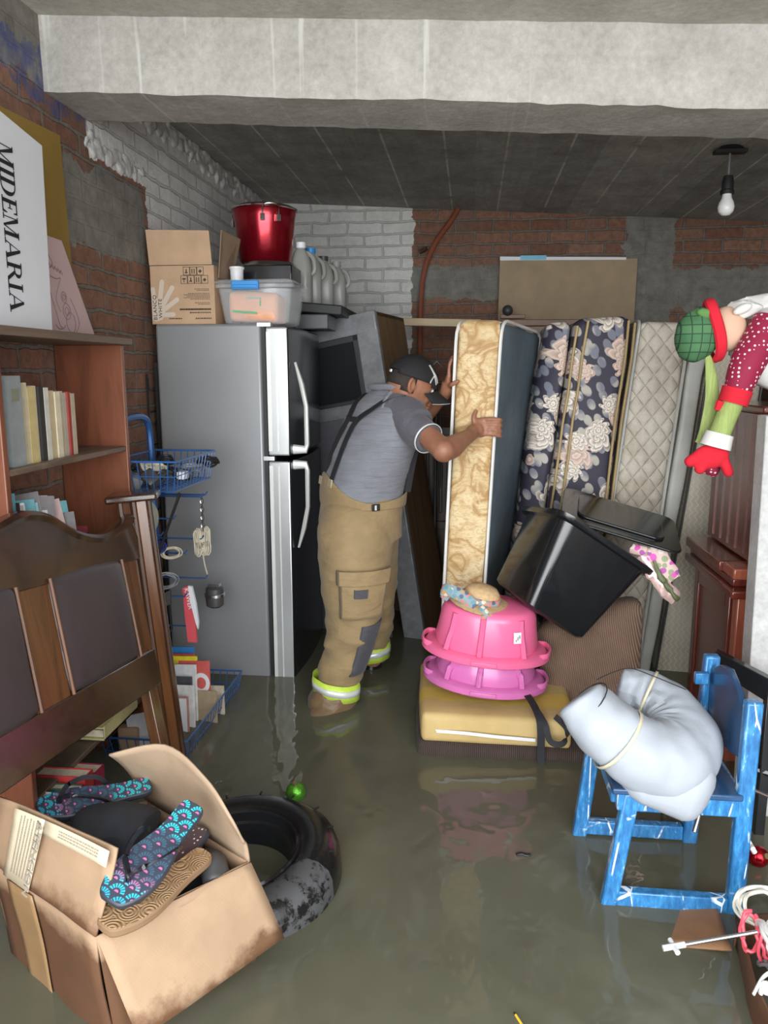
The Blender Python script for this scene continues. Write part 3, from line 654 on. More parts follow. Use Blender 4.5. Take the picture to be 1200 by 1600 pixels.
# black bed frame at right
bf = thing('metal_bed', 'black metal bed frame end with slanted rail behind the blue chair', 'bed frame', (.95, 2.35, 0))
b = B(); hexa(b, [(.785, 2.42, .625), (.99, 2.16, .545), (1.01, 2.19, .545), (.80, 2.45, .625), (.785, 2.42, .685), (.99, 2.16, .63), (1.01, 2.19, .63), (.80, 2.45, .685)]); obj('top_rail', b, P_black, bf, world=True, bevel=.003)
b = B(); box(b, (.895, 2.27, 0), (.925, 2.30, .62)); obj('leg', b, P_black, bf, world=True, bevel=.003)
b = B(); tube(b, [(.90, 2.30, .50), (1.15, 2.2, .30)], .012, 8); obj('brace', b, P_black, bf, world=True)
b = B(); tube(b, [(.86, 2.30, .36), (1.15, 2.18, .34)], .012, 8); obj('brace', b, P_black, bf, world=True)
# ------------------------------------------------------------------ black storage bin (tipped), local: z = bottom->rim
bn = thing('storage_bin', 'large black plastic storage bin tipped on its corner atop the brown cushion', 'storage bin', (.35, 3.0, .55))
def rrect(hx, hy, r, n=5):
    out = []
    for cx, cy, a0 in ((hx - r, hy - r, 0), (-hx + r, hy - r, 90), (-hx + r, -hy + r, 180), (hx - r, -hy + r, 270)):
        for k in range(n + 1):
            a = R(a0 + 90 * k / n); out.append((cx + r * math.cos(a), cy + r * math.sin(a)))
    return out
def tub(sections, wall=.004, n=6):
    """sections (hx,hy,r,z); open top shell"""
    b = B(); rings = []
    for hx, hy, r, z in sections: rings.append([b.verts.new((x, y, z)) for x, y in rrect(hx, hy, r, n)])
    for a, c in zip(rings, rings[1:]):
        for k in range(len(a)): b.faces.new((a[k], a[(k + 1) % len(a)], c[(k + 1) % len(a)], c[k]))
    b.faces.new(rings[0][::-1]); return b
# measured corners: bottom a,b,c,d then rim a,b,c,d (b = corner nearest the camera)
BB = [Vector(p) for p in ((.105, 3.12, .711), (.230, 2.84, .685), (.456, 2.93, .520), (.331, 3.21, .546))]; RR = [Vector(p) for p in ((.231, 3.14, 1.005), (.357, 2.86, 1.042), (.695, 2.95, .81), (.569, 3.23, .773))]
RR = [BB[i] + (RR[i] - BB[i]) for i in range(4)]
def binmap(u, v, t): return (BB[1].lerp(BB[2], u).lerp(BB[0].lerp(BB[3], u), v)).lerp(RR[1].lerp(RR[2], u).lerp(RR[0].lerp(RR[3], u), v), t)
bm = tub([(.42, .42, .10, -.012), (.47, .47, .12, 0), (.5, .5, .13, .03), (.5, .5, .13, .5), (.5, .5, .13, .94), (.515, .515, .14, .945), (.555, .57, .15, .95), (.56, .575, .15, .96), (.56, .575, .15, 1.0), (.50, .50, .14, 1.0), (.49, .49, .13, .93)], n=8)
for v in bm.verts: q = v.co; v.co = binmap(q.x + .5, q.y + .5, q.z)
obj('body', bm, P_black, bn, world=True, solid=.003, recalc=False)
bm = B(); 
def recess(poly, side):
    b = B(); lo = []; hi = []
    for x, y in poly:
        if side == 0: p = binmap(x, -.004, y); q = binmap(x, .0, y)
        else: p = binmap(-.004, x, y); q = binmap(.0, x, y)
        lo.append(b.verts.new(q)); hi.append(b.verts.new(p))
    n_ = len(poly); b.faces.new(hi)
    for i in range(n_): b.faces.new((lo[i], lo[(i + 1) % n_], hi[(i + 1) % n_], hi[i]))
    return b
def rr01(x0, x1, y0, y1, r=.06): return [((x0 + x1) / 2 + x, (y0 + y1) / 2 + y) for x, y in rrect((x1 - x0) / 2, (y1 - y0) / 2, r)]
for s_, pl in ((0, [rr01(.12, .9, .12, .80)]), (1, [rr01(.2, .8, .12, .8)])):
    for p_ in pl: obj('side_panel', recess(p_, s_), P_black, bn, world=True, bevel=.003)
ld = thing('bin_lid', 'flat black plastic lid lying on the upper rim of the tipped black bin', 'lid', M=frame((.60, 3.12, .97), (1, -.1, -.28), (.25, -.22, 1)))
bm = B(); prism(bm, rrect(.235, .19, .05), .012); obj('panel', bm, P_black, ld, bevel=.004); bm = B(); prism(bm, rrect(.17, .13, .04), .01, z0=.012); obj('raised_centre', bm, P_black, ld, bevel=.004)
# brown corduroy cushion standing on its corner behind
t = [(.30, 3.05, .28), (.66, 3.03, .16), (.70, 3.20, .16), (.34, 3.22, .28), (.37, 3.08, .66), (.67, 3.10, .70), (.72, 3.24, .69), (.42, 3.24, .66)]
t = [(.345, 2.98, .13), (.68, 2.98, .17), (.70, 3.14, .17), (.38, 3.14, .13), (.27, 3.05, .52), (.70, 3.05, .66), (.72, 3.20, .66), (.30, 3.20, .52)]
c = thing('sofa_cushion', 'brown corduroy sofa cushion standing on edge under the black bin', 'cushion', (.5, 3.08, .13))
obj('cover', soft_hexa(t, .045, 4, 8, .015, .008), M_cord, c, world=True)
# yellow foam cushion with dark corduroy underside, lying in the water
fc = thing('foam_cushion', 'yellow foam slab with dark wet corduroy underside, floating under the pink tubs', 'cushion', (.12, 2.95, .14))
obj('corduroy_cover', soft_hexa([(-.175, 2.66, .135), (.44, 2.68, .12), (.45, 3.22, .13), (-.21, 3.25, .14), (-.175, 2.66, .205), (.44, 2.68, .185), (.45, 3.22, .2), (-.21, 3.25, .205)], .02, 3, 6, .006, .006), M_cordwet, fc, world=True)
obj('foam', soft_hexa([(-.16, 2.665, .20), (.395, 2.695, .18), (.42, 3.20, .2), (-.2, 3.22, .2), (-.158, 2.67, .315), (.392, 2.70, .29), (.415, 3.18, .31), (-.2, 3.2, .31)], .02, 3, 8, .006, .006, 3), M_foam, fc, world=True)
bm = B(); ribbon(bm, bez([(-.12, 2.668, .245), (.0, 2.66, .246), (.12, 2.664, .236), (.26, 2.675, .225)], 5), .012, .004, (0, 0, 1)); obj('tear', bm, P_white, fc, world=True, label='white torn seam along the foam front')
sp = B(); ribbon(sp, bez([(.20, 2.86, .36), (.24, 2.78, .345), (.265, 2.69, .325), (.275, 2.652, .29), (.278, 2.645, .2), (.28, 2.64, .13)], 6), .028, .003, (1, .2, 0))
ribbon(sp, bez([(.265, 2.70, .33), (.29, 2.655, .30), (.31, 2.64, .24), (.355, 2.64, .235), (.37, 2.66, .28), (.33, 2.70, .31)], 6), .022, .003, (.3, .2, 1))
tag(obj('webbing_strap', sp, M_strap), 'black webbing strap hanging over the front of the yellow foam', 'strap')
# ------------------------------------------------------------------ pink tubs upside down
def bathtub(zc0, name, label, mt, seed=0, rx=.235, ry=.165, h=.17, ang=4, x=.07, y=2.93):
    t = thing(name, label, 'tub', M=frame((x, y, zc0), (1, -.05, math.tan(R(-ang))), (math.tan(R(ang)), -.06, 1)), group='upside-down plastic tubs')
    def lobes(a, z): return 1 - .06 * max(0, math.cos(2 * a)) * (z > .02)
    b = B(); lathe(b, [(1.04, -.004), (1.06, .0), (1.06, .022), (1.0, .03), (.88, .032), (.90, .05), (.86, h * .55), (.82, h * .88), (.77, h), (.68, h + .010), (0, h + .012)], 64, ex=rx, ey=ry, cap=False, fn=lobes)
    obj('shell', b, mt, t, ang=60) if False else obj('shell', b, mt, t)
    for s in (-1, 1):          # handle pockets in the rim ends
        b = B(); tube(b, bez([(s * (rx * .88), -.07, .022), (s * (rx * 1.0), -.055, .026), (s * (rx * 1.05), 0, .028), (s * (rx * 1.0), .055, .026), (s * (rx * .88), .07, .022)], 6), .012, 8, r2=.006, ref=(0, 0, 1)); obj('handle', b, mt, t)
    for a in (-130, -95, -50):   # moulded ribs on the flank
        a = R(a); ca, sa = math.cos(a), math.sin(a); b = B()
        tube(b, bez([(rx * .80 * ca, ry * .80 * sa, h * .95), (rx * .86 * ca, ry * .86 * sa, h * .6), (rx * .91 * ca, ry * .91 * sa, .08), (rx * .97 * ca, ry * .97 * sa, .034)], 5), .012, 8); obj('rib', b, mt, t)
    b = B(); cbox(b, (.0, -ry * 1.055, .011), (.10, .01, .016)); obj('label_boss', b, mt, t, bevel=.003)
    return t
t1 = bathtub(.355, 'plastic_tub', 'translucent purple-pink plastic tub upside down, the lower of the two', P_purple, h=.13, x=.075, rx=.232)
t2 = bathtub(.475, 'plastic_tub', 'hot pink plastic tub upside down on top of the purple one', P_pink, h=.185, x=.075, rx=.238)
bm = B(); cbox(bm, (.115, -.128, .115), (.03, .004, .042), rot=(R(-10), 0, R(25))); s_ = obj('sticker', bm, P_white, t2, label='white paper sticker')
bm = B()
for k in range(3): cbox(bm, (.115 - .004 + k * .006, -.1325 + .0025 * k, .108 + .006 * k), (.004, .002, .012), rot=(R(-16), 0, R(18)))
obj('print', bm, M_inkg, s_)
# straw hat
ht = thing('straw_hat', 'small straw sun hat with printed floral scarf band, resting on the pink tub', 'hat', M=frame((.05, 2.90, .676), (1, 0, -.24), (.2, -.12, 1)))
bm = B(); lathe(bm, [(.118, -.004), (.12, .0), (.1, .008), (.068, .012), (.066, .02), (.064, .045), (.05, .062), (.02, .07), (0, .071)], 32, ex=1.05, ey=.9, cap=False, fn=lambda a, z: 1 + .04 * math.sin(3 * a) * (z < .01)); obj('hat_body', bm, M_straw, ht, solid=.004, recalc=False)
bm = B(); lathe(bm, [(.069, .012), (.073, .016), (.072, .03), (.067, .036)], 32, ex=1.05, ey=.92, cap=False, fn=lambda a, z: 1 + .03 * math.sin(9 * a)); obj('scarf_band', bm, M_scarf, ht, solid=.004, recalc=False)
for k, (pt) in enumerate([[(-.12, -.03, .01), (-.15, -.04, .03), (-.12, -.06, .045), (-.06, -.07, .03), (-.02, -.085, .012)], [(.0, -.085, .01), (.02, -.1, .0), (.03, -.105, -.03), (.045, -.1, -.05)]]):
    bm = B(); tube(bm, bez(pt, 5), .024 if k == 0 else .018, 8, r2=.01, ref=(0, .3, 1)); obj('scarf_bow', bm, M_scarf, ht)
# pink shiny bag in bin
pb = thing('gift_bag', 'shiny pink and green wrapping bag hanging out from under the bin lid', 'bag', (.7, 3.0, .8))
for k, (pt, r_, q_) in enumerate([([(.63, 3.0, .885), (.69, 2.97, .87), (.745, 2.95, .83), (.775, 2.94, .77)], [.02, .04, .035, .012], M_foil), ([(.66, 2.97, .86), (.71, 2.95, .80), (.76, 2.94, .735), (.80, 2.94, .70)], [.03, .03, .03, .012], mat('pink_clear_film', (.72, .5, .46), .15, .3, var=.25, vs=20)), ([(.70, 2.93, .85), (.73, 2.925, .79), (.775, 2.92, .73), (.80, 2.925, .70)], [.006, .011, .01, .005], mat('olive_paper_strip', (.1, .12, .05), .5))]):
    bm = B(); tube(bm, bez(pt, 5), [r_[0]] * 5 + [r_[1]] * 5 + [r_[2]] * 5 + [r_[3]], 10, r2=[x * .35 for x in [r_[0]] * 5 + [r_[1]] * 5 + [r_[2]] * 5 + [r_[3]]], ref=(.6, 0, .5))
    for v in bm.verts: v.co += Vector((noise.noise(v.co * 40), noise.noise(v.co * 40 + Vector((4, 0, 0))), noise.noise(v.co * 45))) * .008
    obj('fold', bm, q_, pb, world=True)
# ------------------------------------------------------------------ blue child's chair
ch = thing('child_chair', "small chipped blue wooden child's chair standing in the water", 'chair', (.55, 2.05, 0))
def leg(p0, p1, w=.042, mt=None, nm='leg', dy=.034):
    b = B(); a = Vector(p0); c = Vector(p1)
    hexa(b, [a + Vector((-w / 2, -dy / 2, 0)), a + Vector((w / 2, -dy / 2, 0)), a + Vector((w / 2, dy / 2, 0)), a + Vector((-w / 2, dy / 2, 0)), c + Vector((-w / 2, -dy / 2, 0)), c + Vector((w / 2, -dy / 2, 0)), c + Vector((w / 2, dy / 2, 0)), c + Vector((-w / 2, dy / 2, 0))])
    return obj(nm, b, mt or M_bluechair, ch, world=True, bevel=.006, bseg=2)
leg((.375, 1.91, 0.0), (.438, 1.91, .475)); leg((.345, 2.22, 0.0), (.392, 2.22, .475))
leg((.718, 1.91, 0.0), (.722, 1.91, .74)); leg((.68, 2.22, 0.0), (.712, 2.22, .745))
def bar(lo, hi, nm, mt=M_bluechair): b = B(); box(b, lo, hi); return obj(nm, b, mt, ch, world=True, bevel=.004)
bar((.405, 1.895, .145), (.70, 1.925, .19), 'stretcher'); bar((.375, 2.205, .155), (.665, 2.235, .20), 'stretcher')
bar((.40, 1.895, .425), (.71, 1.925, .475), 'apron'); bar((.38, 2.205, .425), (.70, 2.235, .475), 'apron')
bar((.39, 1.925, .43), (.415, 2.205, .47), 'apron'); bar((.705, 1.925, .43), (.73, 2.205, .47), 'apron')
bar((.66, 2.185, .665), (.70, 2.205, .70), 'corner_block'); bar((.385, 1.885, .475), (.71, 2.245, .492), 'seat', M_blueback)
b = B(); panel_pts = [(1.925, .575), (1.925, .70), (1.98, .735), (2.06, .765), (2.13, .75), (2.205, .71), (2.205, .575), (2.13, .555), (2.02, .548)]
prism(b, panel_pts, .018, M=Matrix(((0, 0, 1, .705), (1, 0, 0, 0), (0, 1, 0, 0), (0, 0, 0, 1)))); obj('back_panel', b, M_blueback, ch, world=True, bevel=.004, label='darker blue curved back panel')
# white rolled foam bundle on the chair : a U-bent roll
rl = thing('foam_roll', 'thick white foam sheet rolled and bent into a U, lying on the blue chair', 'roll', (.52, 2.04, .49))
path = bez([(.298, 1.97, .705), (.350, 1.945, .650), (.410, 1.935, .600), (.475, 1.93, .560), (.545, 1.96, .545), (.585, 2.02, .560), (.585, 2.09, .595), (.545, 2.145, .625), (.49, 2.17, .645), (.445, 2.18, .655)], 5)
N_ = len(path); RRk = [.066, .078, .088, .102, .110, .105, .088, .074, .064, .052]; rr = [RRk[min(9, i // 5)] + (RRk[min(9, i // 5 + 1)] - RRk[min(9, i // 5)]) * (i % 5) / 5 for i in range(N_)]
bm = B(); tube(bm, path, rr, 28, ref=None)
for v in bm.verts:
    v.co += v.normal * 0
bm.normal_update()
for v in bm.verts:
    q = v.co; inner = max(0, 1 - ((q - Vector((.46, 2.06, .66))).length / .15))
    v.co += v.normal * (noise.noise(q * 8) * .014 + noise.noise(q * 24) * .007 + inner * .012 * math.sin(46 * math.atan2(q.y - 2.1, q.x - .49)))
obj('sheet', bm, M_whitefab, rl, world=True, sub=1)
for k in (9, 37):
    bm = B(); tube(bm, [path[k], path[k + 1] * .6 + path[k] * .4], [rr[k] + .006] * 2, 28, cap=False); obj('tape_band', bm, M_tape, rl, world=True, solid=.002, label='yellowed tape band')
bm = B(); sp_ = Vector((0, 0, 0))
loop = [(path[2] + Vector((math.cos(a) * .055, math.sin(a) * .074, math.cos(a) * .055))) for a in [i / 20 * 2 * PI for i in range(20)]]
tube(bm, loop, .0016, 5, closed=True); tube(bm, bez([(.345, 1.97, .755), (.41, 2.08, .735), (.47, 2.15, .72), (.53, 2.12, .71), (.60, 2.06, .70)], 6), .0014, 5); obj('string', bm, P_matte, rl, world=True, label='thin black string')
# the sagging loose sheet under the roll, in front
bm = soft_hexa([(.42, 1.865, .455), (.60, 1.855, .395), (.66, 2.14, .495), (.42, 2.14, .50), (.40, 1.87, .57), (.66, 1.86, .55), (.66, 2.12, .58), (.42, 2.14, .57)], .045, 5, 6, .02, .014)
obj('sag', bm, M_whitefab, rl, world=True)
# ------------------------------------------------------------------ things on the refrigerator
ZT = 1.765
cx = thing('cardboard_box', 'tan carton marked BLANCO WHITE with a printed hand, standing on the refrigerator', 'box', (-1.41, 3.36, ZT))
bm = B(); box(bm, (0, 0, 0), (.29, .25, .25)); obj('carton', bm, M_card_top, cx, bevel=.003)
bm = B(); hexa(bm, [(.0, .0, .252), (.283, .0, .252), (.283, .004, .252), (.0, .004, .252), (-.008, -.004, .40), (.274, .0, .392), (.274, .005, .392), (-.008, .001, .40)]); obj('open_flap', bm, M_card_top, cx)
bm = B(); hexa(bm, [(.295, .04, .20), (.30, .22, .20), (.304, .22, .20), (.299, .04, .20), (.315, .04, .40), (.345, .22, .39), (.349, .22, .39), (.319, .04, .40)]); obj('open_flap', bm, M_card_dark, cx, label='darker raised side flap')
FX = Matrix(((1, 0, 0, 0), (0, 0, -1, -.0016), (0, 1, 0, 0), (0, 0, 0, 1)))    # text plane facing -y, xy -> xz
def on_front(x, z, rot=0): return Matrix.Translation((x, -.0022, z)) @ FX @ Matrix.Rotation(rot, 4, 'Z')
bm = B()
def capsule(b, a, c, r, n=8):
    a = Vector((*a, 0)); c = Vector((*c, 0)); d = (c - a).normalized(); ang = math.atan2(d.y, d.x)
    P = [(c.x + r * math.cos(ang - PI / 2 + PI * k / n), c.y + r * math.sin(ang - PI / 2 + PI * k / n)) for k in range(n + 1)] + [(a.x + r * math.cos(ang + PI / 2 + PI * k / n), a.y + r * math.sin(ang + PI / 2 + PI * k / n)) for k in range(n + 1)]
    prism(b, P, .0006, M=FX)
capsule(bm, (.022, .04), (.012, .15), .010); capsule(bm, (.035, .06), (.055, .18), .0105); capsule(bm, (.04, .06), (.10, .155), .0105); capsule(bm, (.04, .05), (.12, .105), .010); capsule(bm, (.03, .04), (.10, .042), .010); obj('printed_hand', bm, M_handp, cx, smooth=False); bm = B(); prism(bm, [(.004, .02), (.02, .012), (.05, .02), (.062, .05), (.06, .10), (.035, .112), (.012, .115), (.006, .1)], .0009, M=FX); obj('printed_palm', bm, M_handp, cx, smooth=False)
text('BLANCO', .023, on_front(.026, .018, PI / 2), M_inkb, cx, xs=1.1, spacing=1.1); text('WHITE', .023, on_front(.050, .026, PI / 2), M_inkb, cx, xs=1.1, spacing=1.1)
bm = B()
for r_, (n_, x0, z0) in enumerate([(3, .152, .208), (4, .140, .172)]):
    for k in range(n_):
        x = x0 + k * .031; s = .030
        for a0, a1, b0, b1 in [(x, x + s, z0, z0 + .002), (x, x + s, z0 + .033, z0 + .035), (x, x + .002, z0, z0 + .035), (x + s - .002, x + s, z0, z0 + .035)]: box(bm, (a0, -.001, a1 * 0 + b0), (a1, 0, b1))
        k2 = (r_ * 3 + k) % 4
        if k2 == 0: box(bm, (x + .008, -.001, z0 + .008), (x + .02, 0, z0 + .013)); box(bm, (x + .012, -.001, z0 + .013), (x + .017, 0, z0 + .026))
        elif k2 == 1: box(bm, (x + .007, -.001, z0 + .006), (x + .011, 0, z0 + .027)); box(bm, (x + .017, -.001, z0 + .006), (x + .021, 0, z0 + .027))
        elif k2 == 2: box(bm, (x + .009, -.001, z0 + .01), (x + .02, 0, z0 + .022), rot=(0, R(45), 0))
        else: box(bm, (x + .007, -.001, z0 + .018), (x + .023, 0, z0 + .024)); box(bm, (x + .013, -.001, z0 + .006), (x + .016, 0, z0 + .018))
for z, x0, x1 in [(.148, .20, .265), (.142, .21, .265), (.13, .17, .268), (.124, .15, .268), (.118, .165, .268), (.112, .15, .268), (.106, .18, .268), (.09, .2, .268), (.084, .215, .268), (.062, .13, .272), (.060, .13, .272), (.047, .175, .272), (.022, .08, .14), (.022, .20, .272)]:
    x = x0
    while x < x1: w_ = random.uniform(.004, .010); box(bm, (x, -.0009, z), (min(x + w_, x1), 0, z + (.0055 if z < .07 else .0025))); x += w_ + .0025
tag(obj('handling_symbols', bm, M_inkb, cx), kind='stuff')
# clear bin
cbn = thing('storage_box', 'translucent plastic box with blue latch and orange contents, on the refrigerator', 'storage box', (-.95, 3.52, ZT))
obj('body', tub([(.135, .115, .02, .002), (.145, .12, .025, .008), (.165, .145, .03, .15), (.178, .158, .03, .155), (.178, .158, .03, .17)]), P_clear, cbn, solid=.003, recalc=False)
bm = B(); prism(bm, rrect(.185, .165, .03), .012, z0=.17); prism(bm, rrect(.165, .145, .03), .008, z0=.182); obj('lid', bm, P_clear, cbn, bevel=.003)
bm = B(); box(bm, (-.09, -.176, .145), (.03, -.160, .182)); box(bm, (-.085, -.180, .15), (.025, -.174, .165)); obj('latch', bm, P_blue, cbn, bevel=.004)
pk = thing('wrapped_packet', 'orange printed packet inside the translucent box on the refrigerator', 'packet', (-.955, 3.50, ZT + .012))
obj('wrapper', soft_hexa([(-.11, -.10, 0), (.10, -.10, 0), (.10, .08, 0), (-.11, .08, 0), (-.12, -.10, .125), (.11, -.10, .125), (.11, .08, .12), (-.12, .08, .12)], .02, 3, 6, .004, .01), P_orange, pk)
bm = B(); cbox(bm, (-.04, -.113, .04), (.11, .006, .008), rot=(0, .08, 0)); cbox(bm, (.0, -.113, .10), (.06, .006, .006)); cbox(bm, (.03, -.113, .08), (.004, .006, .03)); obj('green_stripe', bm, M_green, pk)
# pot, steamer base, black box
pt = thing('stock_pot', 'metallic red enamel stock pot with steel lid and loop handles, atop the steel pot', 'pot', (-1.02, 3.86, 2.085))
bm = B(); lathe(bm, [(.0, 0), (.118, 0), (.127, .01), (.148, .20), (.154, .235), (.158, .24), (.158, .246)], 40, cap=False); obj('body', bm, Mt_red, pt)
bm = B(); lathe(bm, [(.162, .244), (.164, .25), (.14, .262), (.09, .272), (.03, .277), (0, .277)], 40, cap=False); obj('lid', bm, Mt_red, pt)
bm = B(); tube(bm, [(.16 * math.cos(a), .16 * math.sin(a), .247) for a in [k / 40 * 2 * PI for k in range(40)]], .005, 6, closed=True); obj('rim', bm, Mt_chrome, pt)
for a in (-65, 165):
    m = Matrix.Rotation(R(a), 4, 'Z'); bm = B(); tube(bm, [m @ Vector(p) for p in bez([(.152, -.035, .185), (.158, -.04, .225), (.175, -.03, .245), (.18, 0, .25), (.175, .03, .245), (.158, .04, .225), (.152, .035, .185)], 4)], .004, 6); cbox(bm, (0, 0, 0), (.012, .02, .03), M=m @ Matrix.Translation((.155, -.038, .19))); cbox(bm, (0, 0, 0), (.012, .02, .03), M=m @ Matrix.Translation((.155, .038, .19))); obj('handle', bm, Mt_chrome, pt)
st = thing('steel_pot', 'bare dented steel pot under the red stock pot', 'pot', (-1.0, 3.86, ZT))
bm = B(); lathe(bm, [(0, 0), (.15, 0), (.155, .015), (.155, .22), (.15, .24), (.152, .25), (.14, .262), (.146, .275), (.13, .29), (.134, .30), (.125, .318), (0, .318)], 40, cap=False); obj('body', bm, Mt_steel, st)
bm = B(); box(bm, (-1.06, 3.60, 1.962), (-.83, 3.80, 2.045)); tag(obj('black_case', bm, P_black, bevel=.006), 'small black box lying on the translucent box in front of the steel pot', 'box')
bm = B(); lathe(bm, [(0, 0), (.028, 0), (.03, .05), (.034, .055), (.034, .062), (0, .062)], 20, cap=False, M=Matrix.Translation((-1.06, 3.50, 1.96))); tag(obj('plastic_cup', bm, P_white), 'small white cup standing on the lid of the translucent box', 'cup')
# jugs behind
def jug(x, y, z, rz, label, cap_m, h=.30):
    t = thing('plastic_jug', label, 'jug', (x, y, z), (0, 0, rz), group='empty jugs on the black board')
    b = tub([(.05, .045, .03, 0), (.055, .05, .03, .01), (.055, .05, .035, h * .62), (.045, .042, .03, h * .78), (.03, .03, .02, h * .9), (.022, .022, .018, h * .93), (.022, .022, .018, h)]); obj('body', b, P_jug, t, recalc=False)
    b = B(); tube(b, bez([(.045, 0, h * .5), (.068, 0, h * .58), (.062, 0, h * .78), (.03, 0, h * .88)], 5), .011, 8); obj('handle', b, P_jug, t)
    b = B(); lathe(b, [(.026, h * .95), (.026, h + .012), (0, h + .012)], 16); obj('cap', b, cap_m, t)
JL = ['leftmost cloudy jug behind the black case, beside the steel pot', 'second cloudy jug of the row on the black board', 'third cloudy jug of the row, with pink label beside it', 'cloudy jug at the right end of the row']
for i, (x, y, rz, h_) in enumerate([(-.865, 3.96, 0, .29), (-.84, 4.08, .2, .28), (-.80, 4.22, .1, .26), (-.755, 4.36, 0, .25)]): jug(x, y, 1.895, rz, JL[i], [P_white, P_blue, P_dark, P_jug][i], h_)
bb = B(); box(bb, (-.90, 3.85, 1.845), (-.64, 4.5, 1.893), rot=(R(0), R(5), 0)); tag(obj('black_board', bb, P_matte, bevel=.006), 'thick black board under the jugs behind the refrigerator top', 'board')
bb = B(); box(bb, (-.93, 3.80, 1.765), (-.70, 4.02, 1.838)); tag(obj('speaker_box', bb, P_dark, bevel=.006), 'dark grey box between refrigerator top and thick black board', 'box')
# ------------------------------------------------------------------ bookcase
x0b, x1b, y0b, y1b = -1.447, -1.2, 1.86, 2.585
bk = thing('bookcase', 'tall reddish wooden bookcase against the left brick wall, half hidden by the headboard', 'bookcase', (-1.33, 2.2, 0))
def bp(lo, hi, nm, mt, **k): b = B(); box(b, lo, hi); return obj(nm, b, mt, bk, world=True, bevel=.003, **k)
bp((x0b, y1b, 0), (x1b, y1b + .02, 1.648), 'side_panel', W_book); bp((x0b, y0b, 0), (x1b, y0b + .022, 1.648), 'side_panel', W_book)
bp((x0b, y0b - .02, 1.648), (x1b + .02, y1b + .05, 1.672), 'top_board', W_booky)
for z in (.36, .63, .98, 1.30): bp((x0b, y0b + .02, z - .018), (x1b - .004, y1b, z), 'shelf', W_booky)
def cm(name, c, r=.6, v=.12): return mat(name, c, r, var=v, vs=30)
C_page = mat('aged_paper', (.62, .55, .4), .8, var=.15, vs=60)
def book(x, y, z, th, h, dep, col, label, group, tilt=0., name='book', pages=True, patch=None):
    """spine faces +x at x; thickness along y"""
    t = thing(name, label, 'book', (x, y, z), (tilt, 0, 0), group=group)
    b = B(); box(b, (-.003, 0, 0), (0, th, h)); box(b, (-dep, 0, 0), (-.003, .002, h)); box(b, (-dep, th - .002, 0), (-.003, th, h)); obj('cover', b, col, t)
    b = B(); box(b, (-dep + .004, .0022, .003), (-.0035, th - .0022, h - .004)); obj('pages', b, C_page, t)
    if patch: b = B(); box(b, (0, th * .2, h * patch[0]), (.0006, th * .8, h * patch[1])); obj('spine_label', b, patch[2], t)
G1 = 'books on the upper bookcase shelf'
book(-1.225, 1.945, 1.30, .06, .245, .2, cm('grey_binder', (.24, .26, .26), .4), 'thick grey ring binder at the left end of the upper shelf', G1, name='ring_binder', patch=(.72, .86, cm('binder_label', (.2, .2, .14))))
cols1 = [('cream', (.45, .38, .25)), ('cream', (.5, .43, .3)), ('gold yellow', (.5, .4, .18)), ('pale cream', (.55, .48, .35)), ('black', (.03, .028, .025)), ('worn white', (.55, .52, .45)), ('brown', (.2, .13, .08)), ('tan', (.5, .4, .24)), ('cream', (.6, .53, .38)), ('beige', (.42, .36, .26)), ('grey cream', (.38, .34, .27)), ('red', (.28, .04, .03)), ('white', (.6, .56, .48)), ('pale tan', (.45, .38, .28))]
y = 2.01; wid = [.018, .014, .036, .018, .024, .023, .014, .023, .028, .02, .018, .014, .014, .02]
PL = ['leftmost, touching the grey binder', 'second from the grey binder', 'the thick one left of centre', 'between gold spine and black spine', 'the only black spine', 'right of the black spine', 'narrow, in the middle', 'right of the narrow brown spine', 'broad, right of centre', 'fourth from the bare right side', 'left of the red spine', 'the only red spine', 'right of the red spine', 'rightmost of the row']
for i, ((cn, c), w_) in enumerate(zip(cols1, wid)):
    book(-1.23 - random.random() * .01, y, 1.30, w_, .225 - .003 * i + random.uniform(-.006, .006), .17, cm('spine_%s' % cn.replace(' ', '_'), c), 'worn %s book on the upper shelf, %s' % (cn, PL[i]), G1); y += w_ + .0015
# middle shelf: leaning booklets and a dark red box of photos
G2 = 'booklets and cards on the middle shelf'
mids = [('pale blue', (.25, .36, .42), 1.905, .24, .02), ('teal', (.13, .3, .36), 1.93, .25, .012), ('black', (.02, .02, .025), 1.945, .22, .016), ('white and red', (.6, .5, .5), 1.965, .21, .014), ('cream', (.5, .45, .4), 1.887, .20, .012)]
for i, (cn, c, y, h_, w_) in enumerate(mids):
    book(-1.23, y, .98, w_, h_, .16, cm('booklet_%s' % cn.replace(' ', '_'), c), '%s booklet at the left end of the middle shelf' % cn, G2, name='booklet')
rb = B()
for lo, hi in [((-1.38, 2.0, .981), (-1.215, 2.30, .99)), ((-1.22, 2.0, .98), (-1.215, 2.30, 1.05)), ((-1.38, 2.0, .98), (-1.375, 2.30, 1.05)), ((-1.38, 2.295, .98), (-1.215, 2.30, 1.07)), ((-1.38, 2.0, .98), (-1.215, 2.005, 1.06))]: box(rb, lo, hi)
tag(obj('card_box', rb, cm('dark_red_board', (.16, .02, .03))), 'dark red open box full of cards and photos on the middle shelf', 'box')
cc = [('white', (.62, .62, .62)), ('pale grey', (.45, .46, .48)), ('teal', (.15, .4, .45)), ('cream', (.6, .55, .45)), ('light blue', (.35, .5, .58)), ('dark photo', (.12, .1, .1)), ('pinkish', (.55, .38, .36))]
def pos_words(i, n): return ['at the front left', 'left of centre', 'near the middle', 'right of centre', 'at the right end'][min(4, int(i / n * 5))]
rg = random.Random(11)
